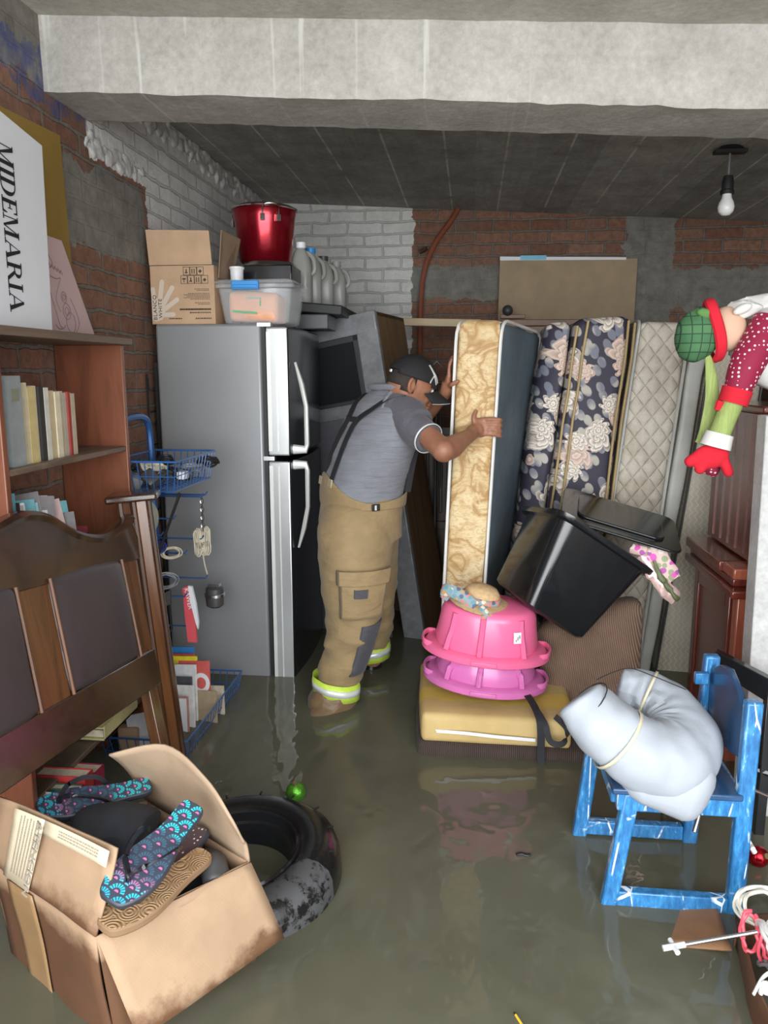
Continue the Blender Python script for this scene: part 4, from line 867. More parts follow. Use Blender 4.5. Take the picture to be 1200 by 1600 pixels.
for i in range(22):
    cn, c = cc[(i * 3 + i // 4) % 7]; y = 2.01 + i * .0125; h_ = rg.uniform(.15, .225) * (1 - i * .016)
    b = B(); w_ = rg.uniform(.07, .13); x = rg.uniform(-1.35, -1.23 - w_)
    cbox(b, (0, 0, h_ / 2), (w_, .0018, h_)); m = Matrix.Translation((x + w_ / 2, y, 1.0)) @ Euler((-rg.uniform(.3, .6) * 0 - .25, rg.uniform(-.25, .1), rg.uniform(.35, 1.0))).to_matrix().to_4x4()
    tag(obj('photo_card', b, cm('card_%s' % cn.replace(' ', '_'), c, .35, .25), M=m), '%s card in the dark red box on the middle shelf, %s' % (cn, pos_words(i, 22)), 'card', G2)
# lower shelf and waterline books
book(-1.24, 2.28, .63, .035, .0, .0, cm('x', (0, 0, 0)), '', '') if False else None
yb = thing('box_file', 'pale yellow open file folder lying on a low shelf behind the headboard', 'folder', (-1.2, 2.35, .365), (0, 0, 0))
bm = B(); box(bm, (-.12, -.12, 0), (.03, .13, .006)); box(bm, (-.12, -.12, .05), (.03, .13, .054), rot=(.1, -.05, 0)); box(bm, (.027, -.12, 0), (.03, .13, .05)); obj('cover', bm, cm('pale_yellow_card', (.55, .5, .24)), yb)
bm = B(); box(bm, (-.11, -.11, .007), (.02, .11, .03)); obj('papers', bm, C_page, yb)
low = [('grey', (.2, .22, .25), .008), ('black', (.03, .03, .04), .01), ('pale grey', (.35, .36, .38), .01), ('light blue', (.25, .33, .42), .012), ('navy blue', (.03, .05, .16), .04), ('red', (.35, .03, .04), .014), ('maroon', (.2, .02, .05), .014), ('brown', (.12, .07, .05), .016), ('white', (.5, .48, .42), .03), ('black', (.02, .02, .02), .02), ('dark green', (.03, .13, .08), .03), ('bright red', (.45, .04, .04), .05), ('crimson', (.3, .02, .06), .055)]
y = 1.75; LW = ['first from the left', 'second from the left', 'third from the left', 'left of the navy spine', 'the broad navy one', 'right of the navy spine', 'between red and brown', 'left of the white spine', 'the white one', 'left of the green spine', 'the green one', 'tall with pale title', 'rightmost of the row']
for i, (cn, c, w_) in enumerate(low):
    h_ = .2 + .012 * (i % 3); book(-1.12 + .0 * i, y, .10 + .004 * i, w_, h_, .16, cm('low_%s' % cn.replace(' ', '_'), c, .4), '%s book standing half in the flood water, %s' % (cn, LW[i]), 'books standing at the waterline', patch=((.55, .75, M_handp) if i in (8, 11) else None)); y += w_ + .003 + (.01 if i > 9 else 0)
# ------------------------------------------------------------------ sign boards on the bookcase
sg = thing('sign_board', 'tall white sign board lettered MIDEMARIA, standing on the bookcase', 'sign', (-1.27, 2.0, 1.673))
bm = B(); hexa(bm, [(-.008, -.15, 0), (.0, -.15, 0), (.0, .272, 0), (-.008, .272, 0), (-.02, -.15, .62), (-.012, -.15, .62), (-.012, .312, .545), (-.02, .312, .545)]); obj('board', bm, M_signw, sg, bevel=.0015)
# serif capitals: strokes in a unit-high box
def letters(b, word, size, M4, gap=.16):
    def q(pts): prism(b, pts, .0012, M=M4 @ Matrix.Diagonal((size, size, 1, 1)) @ Matrix.Translation((X, 0, 0)))
    def ser(x, y, w=.3): q([(x - w / 2, y), (x + w / 2, y), (x + w / 2, y + .045), (x - w / 2, y + .045)])
    def bowl(cx_, cy, rx, ry, t, n=12):
        for k in range(n):
            a0 = -PI / 2 + PI * k / n; a1 = -PI / 2 + PI * (k + 1) / n
            w0 = .03 + t * math.cos(a0) ** 1.0 if math.cos(a0) > 0 else .03; w1 = .03 + t * max(0, math.cos(a1))
            q([(cx_ + (rx - w0) * math.cos(a0), cy + (ry - .045) * math.sin(a0)), (cx_ + rx * math.cos(a0), cy + ry * math.sin(a0)), (cx_ + rx * math.cos(a1), cy + ry * math.sin(a1)), (cx_ + (rx - w1) * math.cos(a1), cy + (ry - .045) * math.sin(a1))])
    X = 0
    for ch_ in word:
        if ch_ == 'M': q([(.13, 0), (.17, 0), (.17, 1), (.13, 1)]); q([(.10, 1), (.30, 1), (.62, 0), (.52, 0)]); q([(.55, 0), (.60, 0), (.90, 1), (.86, 1)]); q([(.84, 0), (1.02, 0), (1.02, 1), (.84, 1)]); ser(.15, 0, .28); ser(.15, .955, .22); ser(.93, 0, .38); ser(.93, .955, .34); w_ = 1.12
        elif ch_ == 'I': q([(.1, 0), (.28, 0), (.28, 1), (.1, 1)]); ser(.19, 0, .38); ser(.19, .955, .38); w_ = .38
        elif ch_ == 'D': q([(.1, 0), (.28, 0), (.28, 1), (.1, 1)]); ser(.2, 0, .4); ser(.2, .955, .4); bowl(.36, .5, .52, .5, .17); q([(.28, 0), (.37, 0), (.37, .045), (.28, .045)]); q([(.28, .955), (.37, .955), (.37, 1), (.28, 1)]); w_ = .92
        elif ch_ == 'E': q([(.1, 0), (.28, 0), (.28, 1), (.1, 1)]); q([(0, 0), (.72, 0), (.72, .05), (0, .05)]); q([(0, .95), (.7, .95), (.7, 1), (0, 1)]); q([(.28, .49), (.52, .49), (.52, .54), (.28, .54)]); q([(.62, 0), (.76, 0), (.76, .3), (.73, .3)]); q([(.60, 1), (.72, 1), (.72, .75), (.69, .75)]); q([(.49, .38), (.53, .38), (.53, .65), (.49, .65)]); w_ = .76
        elif ch_ == 'A': q([(.12, 0), (.17, 0), (.49, 1), (.45, .94)]); q([(.42, 1), (.56, 1), (.96, 0), (.74, 0)]); q([(.24, .3), (.72, .3), (.70, .35), (.25, .35)]); ser(.14, 0, .28); ser(.85, 0, .38); w_ = 1.02
        elif ch_ == 'R': q([(.1, 0), (.28, 0), (.28, 1), (.1, 1)]); ser(.2, 0, .4); ser(.2, .955, .4); bowl(.38, .74, .38, .26, .15); q([(.28, .48), (.39, .48), (.39, .525), (.28, .525)]); q([(.28, .955), (.39, .955), (.39, 1), (.28, 1)]); q([(.42, .5), (.6, .5), (.98, 0), (.78, 0)]); ser(.9, 0, .22); w_ = .98
        X += w_ + gap
    return X * size
# reading downwards, letter tops towards +y, on the +x face
Ml = Matrix(((0, 0, 1, -.0075), (0, 1, 0, .078), (-1, 0, 0, .50), (0, 0, 0, 1)))
Ml = Ml @ Matrix.Rotation(R(0.0), 4, 'Z')
bm = B(); L_ = letters(bm, 'MIDEMARIA', .068, Matrix.Identity(4), gap=.03); bm.free()
bm = B(); letters(bm, 'MIDEMARIA', .068, Ml @ Matrix.Rotation(R(-2.3), 4, 'Z') @ Matrix.Diagonal((.455 / L_, 1, 1, 1)), gap=.03)
for v in bm.verts: v.co.x = v.co.x + .0075 + .0006 - .01935 * v.co.z
obj('lettering', bm, M_ink, sg, smooth=False)
bm = B(); hexa(bm, [(-1.352, 2.2, 1.673), (-1.346, 2.2, 1.673), (-1.346, 2.70, 1.673), (-1.352, 2.70, 1.673), (-1.365, 2.2, 1.99), (-1.359, 2.2, 1.99), (-1.359, 2.53, 1.985), (-1.365, 2.53, 1.985)])
pkb = thing('pink_board', 'pale pink slanted board with a faint line drawing, on the bookcase beside the white sign', 'board', (-1.35, 2.4, 1.673)); obj('board', bm, M_signp, pkb, world=True, bevel=.001)
bm = B()
def ln2(pts, r=.0011): tube(bm, [(-1.344 - (z - 1.673) * .041, y, z) for y, z in bez([(a, b_, 0) for a, b_ in pts], 5) and [(p.x, p.y) for p in bez([(a, b_, 0) for a, b_ in pts], 5)]], r, 4)
ln2([(2.40, 1.90), (2.42, 1.93), (2.45, 1.90), (2.42, 1.885), (2.40, 1.91)]); 
for k in range(5): ln2([(2.42 + k * .018, 1.89 - k * .004), (2.425 + k * .018, 1.902 - k * .004), (2.435 + k * .018, 1.888 - k * .004)])
ln2([(2.41, 1.865), (2.46, 1.855), (2.49, 1.86), (2.47, 1.83), (2.45, 1.79), (2.47, 1.75)]); ln2([(2.41, 1.84), (2.42, 1.80), (2.44, 1.75), (2.455, 1.71), (2.47, 1.70)]); ln2([(2.43, 1.71), (2.45, 1.695), (2.48, 1.70), (2.49, 1.71)])
for cy_, cz_, r_ in [(2.50, 1.80, .016), (2.51, 1.755, .024), (2.53, 1.72, .03), (2.50, 1.80, .008), (2.51, 1.755, .012)]: ln2([(cy_ + r_ * math.cos(a), cz_ + r_ * 1.1 * math.sin(a)) for a in [k / 8 * 2 * PI for k in range(9)]])
ln2([(2.54, 1.80), (2.57, 1.76), (2.585, 1.72), (2.56, 1.69)])
obj('line_drawing', bm, mat('faint_brown_pencil', (.22, .13, .13), .8, var=0), pkb, world=True)
yl = thing('ochre_board', 'ochre yellow board leaning on the brick wall behind the white sign', 'board', (-1.43, 2.5, 1.68))
bm = B(); hexa(bm, [(-1.40, 2.0, 1.675), (-1.392, 2.0, 1.675), (-1.392, 2.66, 1.675), (-1.40, 2.66, 1.675), (-1.435, 2.0, 2.33), (-1.427, 2.0, 2.33), (-1.427, 2.695, 2.36), (-1.435, 2.695, 2.36)]); obj('board', bm, M_signy, yl, world=True, bevel=.001)
bm = B(); lathe(bm, [(.022, 0), (.034, .002), (.036, .006), (.022, .008)], 20, M=Matrix.Translation((-1.41, 2.33, 2.25)) @ Matrix.Rotation(PI / 2, 4, 'Y'), cap=False); lathe(bm, [(.0, .001), (.012, .004), (0, .008)], 12, M=Matrix.Translation((-1.41, 2.33, 2.25)) @ Matrix.Rotation(PI / 2, 4, 'Y'), cap=False); obj('printed_emblem', bm, P_white, yl, world=True)
# ------------------------------------------------------------------ headboard leaning on the bookcase; local x along y, z up the board
hb = thing('headboard', 'dark lacquered wooden headboard with padded vinyl panels leaning against the bookcase', 'headboard', M=frame((-.965, 1.45, .40), (0, 1, -.12), (-.21, .12, 1)))
# local: x = along +y (0..~.9), z up, local y = z cross x -> points -x world (into the board); front at y=0
TH = .045
topc = [(-.3, .70), (-.1, .75), (.05, .79), (.171, .815), (.243, .832), (.317, .838), (.405, .822), (.521, .77), (.646, .745), (.75, .75), (.85, .775), (.93, .80)]
cur = [(p.x, p.y) for p in bez([(a, b_, 0) for a, b_ in topc], 4)]
XZ = Matrix(((1, 0, 0, 0), (0, 0, 1, 0), (0, 1, 0, 0), (0, 0, 0, 1)))
def hp(poly, th, y0, nm, mt, bev=.004, **k): b = B(); prism(b, poly, th, M=XZ, z0=y0); return obj(nm, b, mt, hb, bevel=bev, **k)
hp(cur + [(.90, .66), (.45, .66), (-.3, .66)], TH, 0, 'top_panel', W_heady)
b = B(); tube(b, [(x, TH / 2, z + .008) for x, z in cur], .032, 8, r2=.018, ref=(0, 1, 0)); obj('top_moulding', b, W_heady, hb)
hp([(-.3, .24), (.86, .24), (.86, .36), (-.3, .36)], TH, -.004, 'bottom_rail', W_heady)
for a, c_ in ((.175, .33), (.75, .86), (-.30, -.20)): hp([(a, .35), (c_, .35), (c_, .68), (a, .68)], TH * .8, .002, 'stile', W_headr)
for a, c_ in ((-.20, .175), (.33, .75)):
    b = soft_hexa([(a + .005, -.008, .362), (c_ - .005, -.008, .362), (c_ - .005, .035, .362), (a + .005, .035, .362), (a + .005, -.008, .675), (c_ - .005, -.008, .675), (c_ - .005, .035, .675), (a + .005, .035, .675)], .015, 3, 8, .012, .004); obj('padded_panel', b, M_vinyl, hb)
    for q_ in (a, c_): b = B(); tube(b, [(q_, -.006, .36), (q_, -.006, .675)], .0055, 6); obj('bead', b, W_bead, hb, label='lighter worn bead strip')
hp([(.78, -.45), (.84, -.45), (.84, .25), (.78, .25)], TH * .8, .004, 'leg', W_headr)
# bed side rail with cap
rl2 = thing('bed_post', 'tall dark wooden bed post with flat cap leaning beside the bookcase, foot in the water', 'bed post', M=frame((-1.05, 2.49, .0), (1, .25, .13), (-.072, -.03, 1)))
bm = B(); prism(bm, [(-.05, .0), (.0, -.012), (.055, .0), (.055, .04), (-.05, .04)], 1.13); obj('shaft', bm, W_headr, rl2, bevel=.004)
for x, w_ in ((-.045, .012), (.0, .012), (.05, .010)): bm = B(); tube(bm, [(x, -.010 if x == 0 else -.002, .0), (x, -.010 if x == 0 else -.002, 1.13)], w_, 8); obj('bead_moulding', bm, W_head, rl2)
bm = B(); box(bm, (-.085, -.04, 1.13), (.085, .07, 1.155)); obj('cap', bm, W_heady, rl2, bevel=.008, bseg=3)
# ------------------------------------------------------------------ blue wire rack
rk = thing('wire_rack', 'blue wire utility rack with hooks and baskets between bookcase and refrigerator', 'rack', (-1.2, 2.9, 0))
bm = B(); tube(bm, bez([(-1.30, 2.60, 1.36), (-1.30, 2.85, 1.385), (-1.30, 2.97, 1.375), (-1.30, 3.01, 1.33), (-1.30, 3.02, 1.2)], 6) + [Vector((-1.30, 3.02, .05))], .014, 8); obj('post', bm, Wb, rk, world=True)
bm = B(); tube(bm, [(-1.30, 2.60, 1.36), (-1.30, 2.60, .05)], .014, 8); obj('post', bm, Wb, rk, world=True)
bm = B(); tube(bm, [(-1.10, 2.80, 1.10), (-1.22, 2.79, .80), (-1.26, 2.8, .45)], .006, 6); obj('brace', bm, P_matte, rk, world=True)
def basket(lo, hi, taper, nm, nx, ny, curve=0.):
    b = B(); (xa, ya, za), (xb, yb_, zb) = lo, hi; t_ = taper
    def rim(z, k, r): tube(b, [(xa + k, ya + k, z), (xb - k, ya + k, z - curve), (xb - k, yb_ - k, z - curve), (xa + k, yb_ - k, z)], r, 6, closed=True)
    rim(zb, 0, .004); rim((za + zb) / 2, t_ / 2, .002); rim(za, t_, .003)
    for i in range(nx + 1):
        x = xa + (xb - xa) * i / nx; xi = xa + t_ + (xb - xa - 2 * t_) * i / nx; zc_ = -curve * i / nx
        tube(b, [(x, ya, zb + zc_), (xi, ya + t_, za + zc_), (xi, yb_ - t_, za + zc_), (x, yb_, zb + zc_)], .002, 5)
    for i in range(ny + 1):
        y_ = ya + (yb_ - ya) * i / ny; yi = ya + t_ + (yb_ - ya - 2 * t_) * i / ny
        tube(b, [(xa, y_, zb), (xa + t_, yi, za), (xb - t_, yi, za - curve), (xb, y_, zb - curve)], .002, 5)
    return obj(nm, b, Wb, rk, world=True)
basket((-1.30, 2.62, 1.13), (-1.04, 3.05, 1.24), .02, 'basket', 9, 12)
basket((-1.33, 2.50, .12), (-1.0, 3.18, .235), .02, 'basket', 10, 20)
def hook(x0, x1, y_, z_): b = B(); tube(b, [(x0, y_, z_), (x1 - .01, y_, z_), (x1, y_, z_ + .015)], .0035, 6); obj('hook', b, Wb, rk, world=True)
for z_, ys, xe in [(1.055, (3.0, 3.05), -1.08), (1.0, (2.8,), -1.12), (.87, (3.04,), -1.10), (.84, (2.9,), -1.12), (.70, (3.04,), -1.09), (.66, (2.9,), -1.13), (.50, (3.0,), -1.12), (.95, (2.72,), -1.14)]:
    for y_ in ys: hook(-1.30, xe, y_, z_)
# contents of upper basket
def coil(c, r_, n, tr, m_, nm, label, cat, group, seed, sq=.6, M=None):
    rgq = random.Random(seed); b = B(); pts = []
    for k in range(n * 12):
        a = k / 12 * 2 * PI; rr_ = r_ * (1 + .18 * math.sin(k * .37 + seed)); pts.append(Vector((rr_ * math.cos(a), rr_ * sq * math.sin(a), rgq.uniform(-1, 1) * tr * 2 + .0 * k)))
    pts = bez(pts, 3)
    Mm = M or Euler((rgq.uniform(-.5, .5), rgq.uniform(-.5, .5), rgq.random() * 3)).to_matrix().to_4x4()
    tube(b, [Vector(c) + Mm @ p for p in pts], tr, 6); return tag(obj(nm, b, m_), label, cat, group)
G3 = 'cables and chargers in the top wire basket'
C_grey = mat('grey_cable', (.2, .2, .21), .45); C_cream = mat('cream_cable', (.55, .5, .38), .5); C_white = mat('white_cable', (.72, .71, .68), .35, var=.05); C_pink = mat('coral_red_cable', (.78, .1, .14), .35, var=.05)
for i, (c, mt_, lb) in enumerate([((-1.26, 2.72, 1.19), P_matte, 'coiled black cable at the left of the top basket'), ((-1.20, 2.80, 1.20), C_cream, 'thin cream cable loop on top of the basket'), ((-1.15, 2.75, 1.18), P_dark, 'dark coiled cord at the front of the top basket'), ((-1.20, 2.92, 1.21), P_matte, 'black cord heap near the rack post in the top basket'), ((-1.10, 2.95, 1.18), C_grey, 'grey tangled cord at the right end of the top basket'), ((-1.055, 3.0, 1.20), P_matte, 'black cord bundle bulging over the right corner of the basket'), ((-1.13, 2.88, 1.165), P_matte, 'black cord behind the white charger in the basket')]):
    coil(c, .045, 4, .0045, mt_, 'cable_coil', lb, 'cable', G3, i)
for i, (c, s_, mt_, lb) in enumerate([((-1.10, 2.84, 1.165), (.035, .05, .03), P_white, 'white charger block in the top wire basket'), ((-1.24, 2.68, 1.165), (.06, .08, .05), mat('smoky_plastic', (.2, .2, .2), .15), 'smoky plastic container at the left end of the top basket'), ((-1.16, 2.68, 1.17), (.05, .06, .05), P_dark, 'dark adapter at the front of the top basket'), ((-1.2, 2.86, 1.17), (.06, .05, .045), P_black, 'glossy black adapter in the middle of the basket'), ((-1.12, 2.92, 1.16), (.03, .06, .03), P_dark, 'small dark plug beside the white charger')]):
    b = rbox(s_[0] / 2, s_[1] / 2, s_[2] / 2, .006, 2); b.transform(Matrix.Translation(c) @ Euler((i * .4, i * .3, i * .9)).to_matrix().to_4x4()); tag(obj('adapter', b, mt_), lb, 'adapter', G3)
# things on hooks
cr = thing('cord_hank', 'hank of cream cord hanging on a chain from a blue hook before the refrigerator', 'cord', (-1.11, 3.08, .86))
b = B()
for k in range(9):
    o_ = (k - 4) * .004; tube(b, [(-1.115 + o_ + math.cos(a) * (.007 + .0011 * k) * (1.25 - .5 * math.cos(2 * a)), 3.05 + o_ * 1.5 + .005 * math.sin(2 * a + k), .855 + math.sin(a) * (.050 + .006 * (k % 3))) for a in [j / 14 * 2 * PI for j in range(14)]], .0032, 6, closed=True)
tube(b, bez([(-1.11, 3.05, .80), (-1.105, 3.05, .76), (-1.095, 3.05, .715)], 4), .003, 6); obj('cord', b, C_cream, cr, world=True)
b = B()
for k in range(9): tube(b, [(-1.105 + .007 * math.cos(a) * (k % 2), 3.05 + .007 * math.cos(a) * ((k + 1) % 2), 1.045 - k * .017 + .011 * math.sin(a)) for a in [j / 8 * 2 * PI for j in range(8)]], .0018, 5, closed=True)
obj('chain', b, Mt_steel, cr, world=True)
pf = thing('paddle', 'long coral red and white flat paddle hanging from a hook before the refrigerator', 'paddle', (-1.13, 3.0, .48))
b = B(); prism(b, [(-.035, .225), (-.015, .235), (-.008, .17), (.012, .08), (.016, -.005), (-.022, -.005), (-.03, .1)], .014, M=Matrix(((1, 0, 0, -1.135 + .01), (0, 0, 1, 2.93), (0, 1, 0, .46), (0, 0, 0, 1)))); obj('red_face', b, mat('coral_red_board', (.68, .09, .11), .5, var=.05), pf, world=True)
b = B(); prism(b, [(-.012, .235), (.004, .232), (.018, .16), (.026, .08), (.022, .05), (.013, .08), (-.006, .17)], .014, M=Matrix(((1, 0, 0, -1.135 + .01), (0, 0, 1, 2.932), (0, 1, 0, .46), (0, 0, 0, 1)))); obj('white_edge', b, P_white, pf, world=True)
text('KAWER', .026, MW[pf].inverted() @ (Matrix.Translation((-1.152, 2.929, .685)) @ Matrix(((1, 0, 0, 0), (0, 0, -1, 0), (0, 1, 0, 0), (0, 0, 0, 1))) @ Matrix.Rotation(R(-80), 4, 'Z')), M_wtxt, pf)
mo = thing('electric_motor', 'small grey electric motor hanging behind the coral paddle', 'motor', (-1.09, 3.12, .60))
b = B(); lathe(b, [(.0, -.05), (.025, -.05), (.038, -.04), (.04, .0), (.038, .035), (.02, .045), (0, .045)], 20, cap=False); obj('housing', b, P_dark, mo)
b = B(); lathe(b, [(.041, -.002), (.044, .0), (.044, .012), (.041, .014)], 20, cap=False); cbox(b, (.0, 0, .05), (.05, .03, .012)); obj('bracket', b, Mt_steel, mo)
bc = thing('frame_sign', 'black angular bracket with faint white lettering hanging at the rack', 'bracket', (-1.2, 2.8, .6))
b = B(); hexa(b, [(-1.28, 2.70, .61), (-1.15, 2.78, .665), (-1.15, 2.79, .665), (-1.28, 2.71, .61), (-1.28, 2.70, .665), (-1.15, 2.78, .72), (-1.15, 2.79, .72), (-1.28, 2.71, .665)]); obj('plate', b, P_matte, bc, world=True)
for dx in (0, .02): b = B(); tube(b, [(-1.16 - dx, 2.79, .67), (-1.155 - dx, 2.79, .56 + dx), (-1.21, 2.78, .49 + dx), (-1.26, 2.75, .47 + dx)], .005, 6); obj('arm', b, P_matte, bc, world=True)
text('evolo', .03, MW[bc].inverted() @ frame((-1.255, 2.708, .632), (.13, .08, .055), (.5, -.8, .05)), M_inkg, bc)
b = B(); lathe(b, [(0, 0), (.04, .0), (.055, .004), (.05, .006), (0, .004)], 24, ex=.75, ey=1.2, M=Matrix.Translation((-1.20, 2.72, 1.02)) @ Euler((R(90), 0, R(25))).to_matrix().to_4x4()); tag(obj('oval_plate', b, cm('dull_green_grey', (.2, .21, .17))), 'dull greenish oval disc hanging below the top wire basket', 'disc')
for i, (c, r_, mt_, lb) in enumerate([((-1.17, 2.86, .85), .035, C_cream, 'pale thin wire bundle on the middle rack hook'), ((-1.22, 2.82, .88), .04, cm('blue_cable', (.02, .03, .2)), 'dark blue cable bundle hanging mid rack'), ((-1.20, 2.84, .74), .05, C_grey, 'grey wire tangle above the black bracket')]): coil(c, r_, 4, .003, mt_, 'wire_bundle', lb, 'cable', 'bundles hanging on the rack hooks', 20 + i, M=Euler((R(90), 0, .5)).to_matrix().to_4x4())
b = B(); cbox(b, (-1.225, 2.75, .79), (.06, .04, .05), rot=(.2, .3, .3)); tag(obj('power_block', b, cm('grey_white_block', (.4, .4, .38))), 'grey power block hanging left of the wire tangle', 'adapter')
# papers in the lower basket
G4 = 'magazines and cards in the lower wire basket'
mags = [('blue', (.04, .2, .5), 2.95, .27, -.16), ('red', (.6, .08, .06), 2.925, .25, -.15), ('yellow', (.75, .62, .04), 2.90, .25, -.13), ('sky blue', (.12, .3, .45), 2.875, .20, -.17), ('white', (.68, .68, .68), 2.86, .23, -.12), ('black and white', (.08, .08, .09), 2.835, .19, -.13), ('white', (.7, .7, .68), 2.80, .17, -.11), ('red and white', (.6, .12, .1), 2.88, .24, -.07), ('brown paper', (.36, .28, .18), 2.85, .13, -.035), ('salmon', (.45, .22, .18), 2.76, .14, -.12), ('beige', (.5, .45, .35), 2.93, .12, -.03)]
ML = ['at the back of the basket', 'just before the blue one', 'with ragged top edge', 'low, behind the post', 'thick, in the middle', 'slanting beside the post', 'small card with fine print', 'with a white ring, tallest at the right', 'folded bag near the front edge', 'with white front and black silhouette', 'behind the brown paper bag']
for i, (cn, c, y_, h_, xo) in enumerate(mags):
    t = thing('magazine', '%s magazine in lower wire basket, %s' % (cn, ML[i]), 'magazine', (-1.02 + xo - .02, y_ + .0, .14), (-.18, -.12, -.25), group=G4)
    b = B(); box(b, (-.075, 0, 0), (.075, .008, h_)); obj('cover', b, cm('mag_%d' % i, c, .4, .15), t)
    if i == 7:
        b = B(); lathe(b, [(.024, 0), (.042, 0), (.042, .001), (.024, .001)], 24, M=Matrix.Translation((.035, -.0006, h_ * .62)) @ Matrix.Rotation(PI / 2, 4, 'X'), cap=False); obj('printed_ring', b, P_white, t)
    if i == 9:
        b = B(); box(b, (-.06, -.0015, .0), (.07, 0, h_ * .95)); obj('front_sheet', b, P_white, t)
        b = B(); prism(b, [(-.03, .05), (-.01, .05), (.0, .065), (.02, .06), (.035, .08), (.02, .085), (.015, .1), (.005, .085), (-.02, .09), (-.022, .07)], .001, M=Matrix(((1, 0, 0, 0), (0, 0, -1, -.0018), (0, 1, 0, 0), (0, 0, 0, 1)))); obj('silhouette', b, M_ink, t)
for i, (cn, c, x, y_, h_) in enumerate([('lime green topped white', (.7, .72, .68), -1.23, 2.60, .22), ('white', (.7, .7, .72), -1.2, 2.56, .16)]):
    t = thing('magazine', '%s card standing left of the leaning bed post' % cn, 'magazine', (x, y_, .14), (-.1, -.15, .2), group=G4); b = B(); box(b, (-.035, 0, 0), (.035, .006, h_)); obj('cover', b, cm('magb_%d' % i, c), t)
    if i == 0: b = B(); box(b, (-.036, -.001, h_ * .8), (.02, .007, h_ * 1.01)); obj('green_corner', b, mat('lime_print', (.3, .6, .05), .5), t)
bm = rbox(.04, .05, .05, .01, 2); bm.transform(Matrix.Translation((-1.25, 2.6, .2))); tag(obj('small_box', bm, M_card), 'small tan box in the lower wire basket beside the leaning post', 'box')
bm = soft_hexa([(-1.33, 2.55, .14), (-1.2, 2.55, .14), (-1.15, 3.0, .14), (-1.33, 3.0, .14), (-1.33, 2.6, .26), (-1.22, 2.6, .24), (-1.18, 2.95, .22), (-1.33, 2.95, .28)], .03, 3, 6, .01, .04); tag(obj('black_cloth', bm, P_matte), 'black cloth heap at the back of the lower wire basket', 'cloth')
# ------------------------------------------------------------------ cardboard box with shoes
A_, Bc, Cc = Vector((-.745, 1.325, .41)), Vector((-.500, 1.60, .41)), Vector((-.865, 1.85, .40)); Dc = A_ + (Cc - Bc) + Vector((-.02, -.02, 0))
fb = thing('cardboard_box', 'large wet cardboard box full of shoes floating in the left foreground', 'box', (-.8, 1.6, .05))
def down(p, dz=.34, k=.03): c = (A_ + Bc + Cc + Dc) / 4; q = p.lerp(Vector((c.x, c.y, p.z)), k * 2); return Vector((q.x + .03, q.y + .0, p.z - dz))
a, b_, c, d = down(A_), down(Bc), down(Cc), down(Dc)
for i, (p, q, r_, s) in enumerate([(a, b_, Bc, A_), (b_, c, Cc, Bc), (c, d, Dc, Cc), (d, a, A_, Dc)]):
    bm = B(); panel(bm, [p, q, r_, s], 12, 12, wob=.012, seed=i); obj('wall', bm, M_cardwet, fb, world=True, solid=.005)
bm = B(); grid(bm, lambda u, v: (lambda q: q + Vector((-.004, -.007, 0)))(d.lerp(a, .22 + .24 * u).lerp(Dc.lerp(A_, .22 + .24 * u), .08 + .9 * v) + Vector((1, 1, 1)) * 0 + (a - d).cross(Dc - d).normalized() * (.012 * noise.noise((d.lerp(a, .22 + .24 * u).lerp(Dc.lerp(A_, .22 + .24 * u), .08 + .9 * v)) * 6 + Vector((3, 0, 0))))), 6, 12); obj('packing_tape', bm, mat('tan_packing_tape', (.27, .165, .08), .4, var=.12), fb, world=True, solid=.002, label='yellowed tape strip down the left wall')
bm = B(); panel(bm, [a, b_, c, d], 4, 4); obj('bottom', bm, M_cardwet, fb, world=True, solid=.005)
# flaps: right-front (hanging outwards), back-right (raised, curling), left (raised)
bm = B(); panel(bm, [A_, Bc, (-.420, 1.60, .215), (-.655, 1.30, .20)], 14, 10, bulge=-.006, wob=.012, seed=5); obj('flap', bm, M_cardflapr, fb, world=True, solid=.005, label='flap hanging outward, damp along its lower edge')
bm = B(); top = [(-.505, 1.58, .47), (-.525, 1.55, .555), (-.60, 1.60, .62), (-.73, 1.68, .655), (-.885, 1.70, .61)]
tp = bez(top, 6); bs = [Bc.lerp(Cc, i / (len(tp) - 1)) for i in range(len(tp))]
def ff(u, v):
    i = min(int(round(u * (len(tp) - 1))), len(tp) - 1); q = bs[i].lerp(tp[i], v); q.z += .02 * math.sin(PI * v); return q
grid(bm, ff, len(tp) - 1, 8); obj('flap', bm, M_cardflap, fb, world=True, solid=.005, label='pale curling flap raised at the back')
bm = B(); panel(bm, [A_, Dc, (-1.06, 1.50, .60), (-.712, 1.365, .585)], 12, 10, bulge=.01, wob=.014, seed=8); lf = obj('flap', bm, M_cardflapw, fb, world=True, solid=.005, label='raised left flap with taped label paper and print')
# white-ish label paper + print on the raised left flap: local frame on that flap
FA = A_.lerp(Vector((-.712, 1.365, .585)), 1.0)
def onflap(u, v, off=-.006):
    p0, p1, p2, p3 = A_, Dc, Vector((-1.06, 1.50, .60)), Vector((-.712, 1.365, .585)); q = p0.lerp(p1, u).lerp(p3.lerp(p2, u), v); nrm = (p1 - p0).cross(p3 - p0).normalized()
    if nrm.y > 0: nrm = -nrm
    return q + nrm * (.012) + (p1 - p0).cross(p3 - p0).normalized() * .01 * 4 * u * (1 - u) * v
M_tapepaper = mat('cream_label_tape', (.62, .53, .38), .5, var=.08)
for (u0, u1, v0, v1) in [(.0, .55, .80, .99), (.55, .80, .0, .99)]:
    bm = B(); grid(bm, lambda s, t: onflap(u0 + (u1 - u0) * s, v0 + (v1 - v0) * t), 6, 4); obj('label_tape', bm, M_tapepaper, fb, world=True, solid=.001)
bm = B()
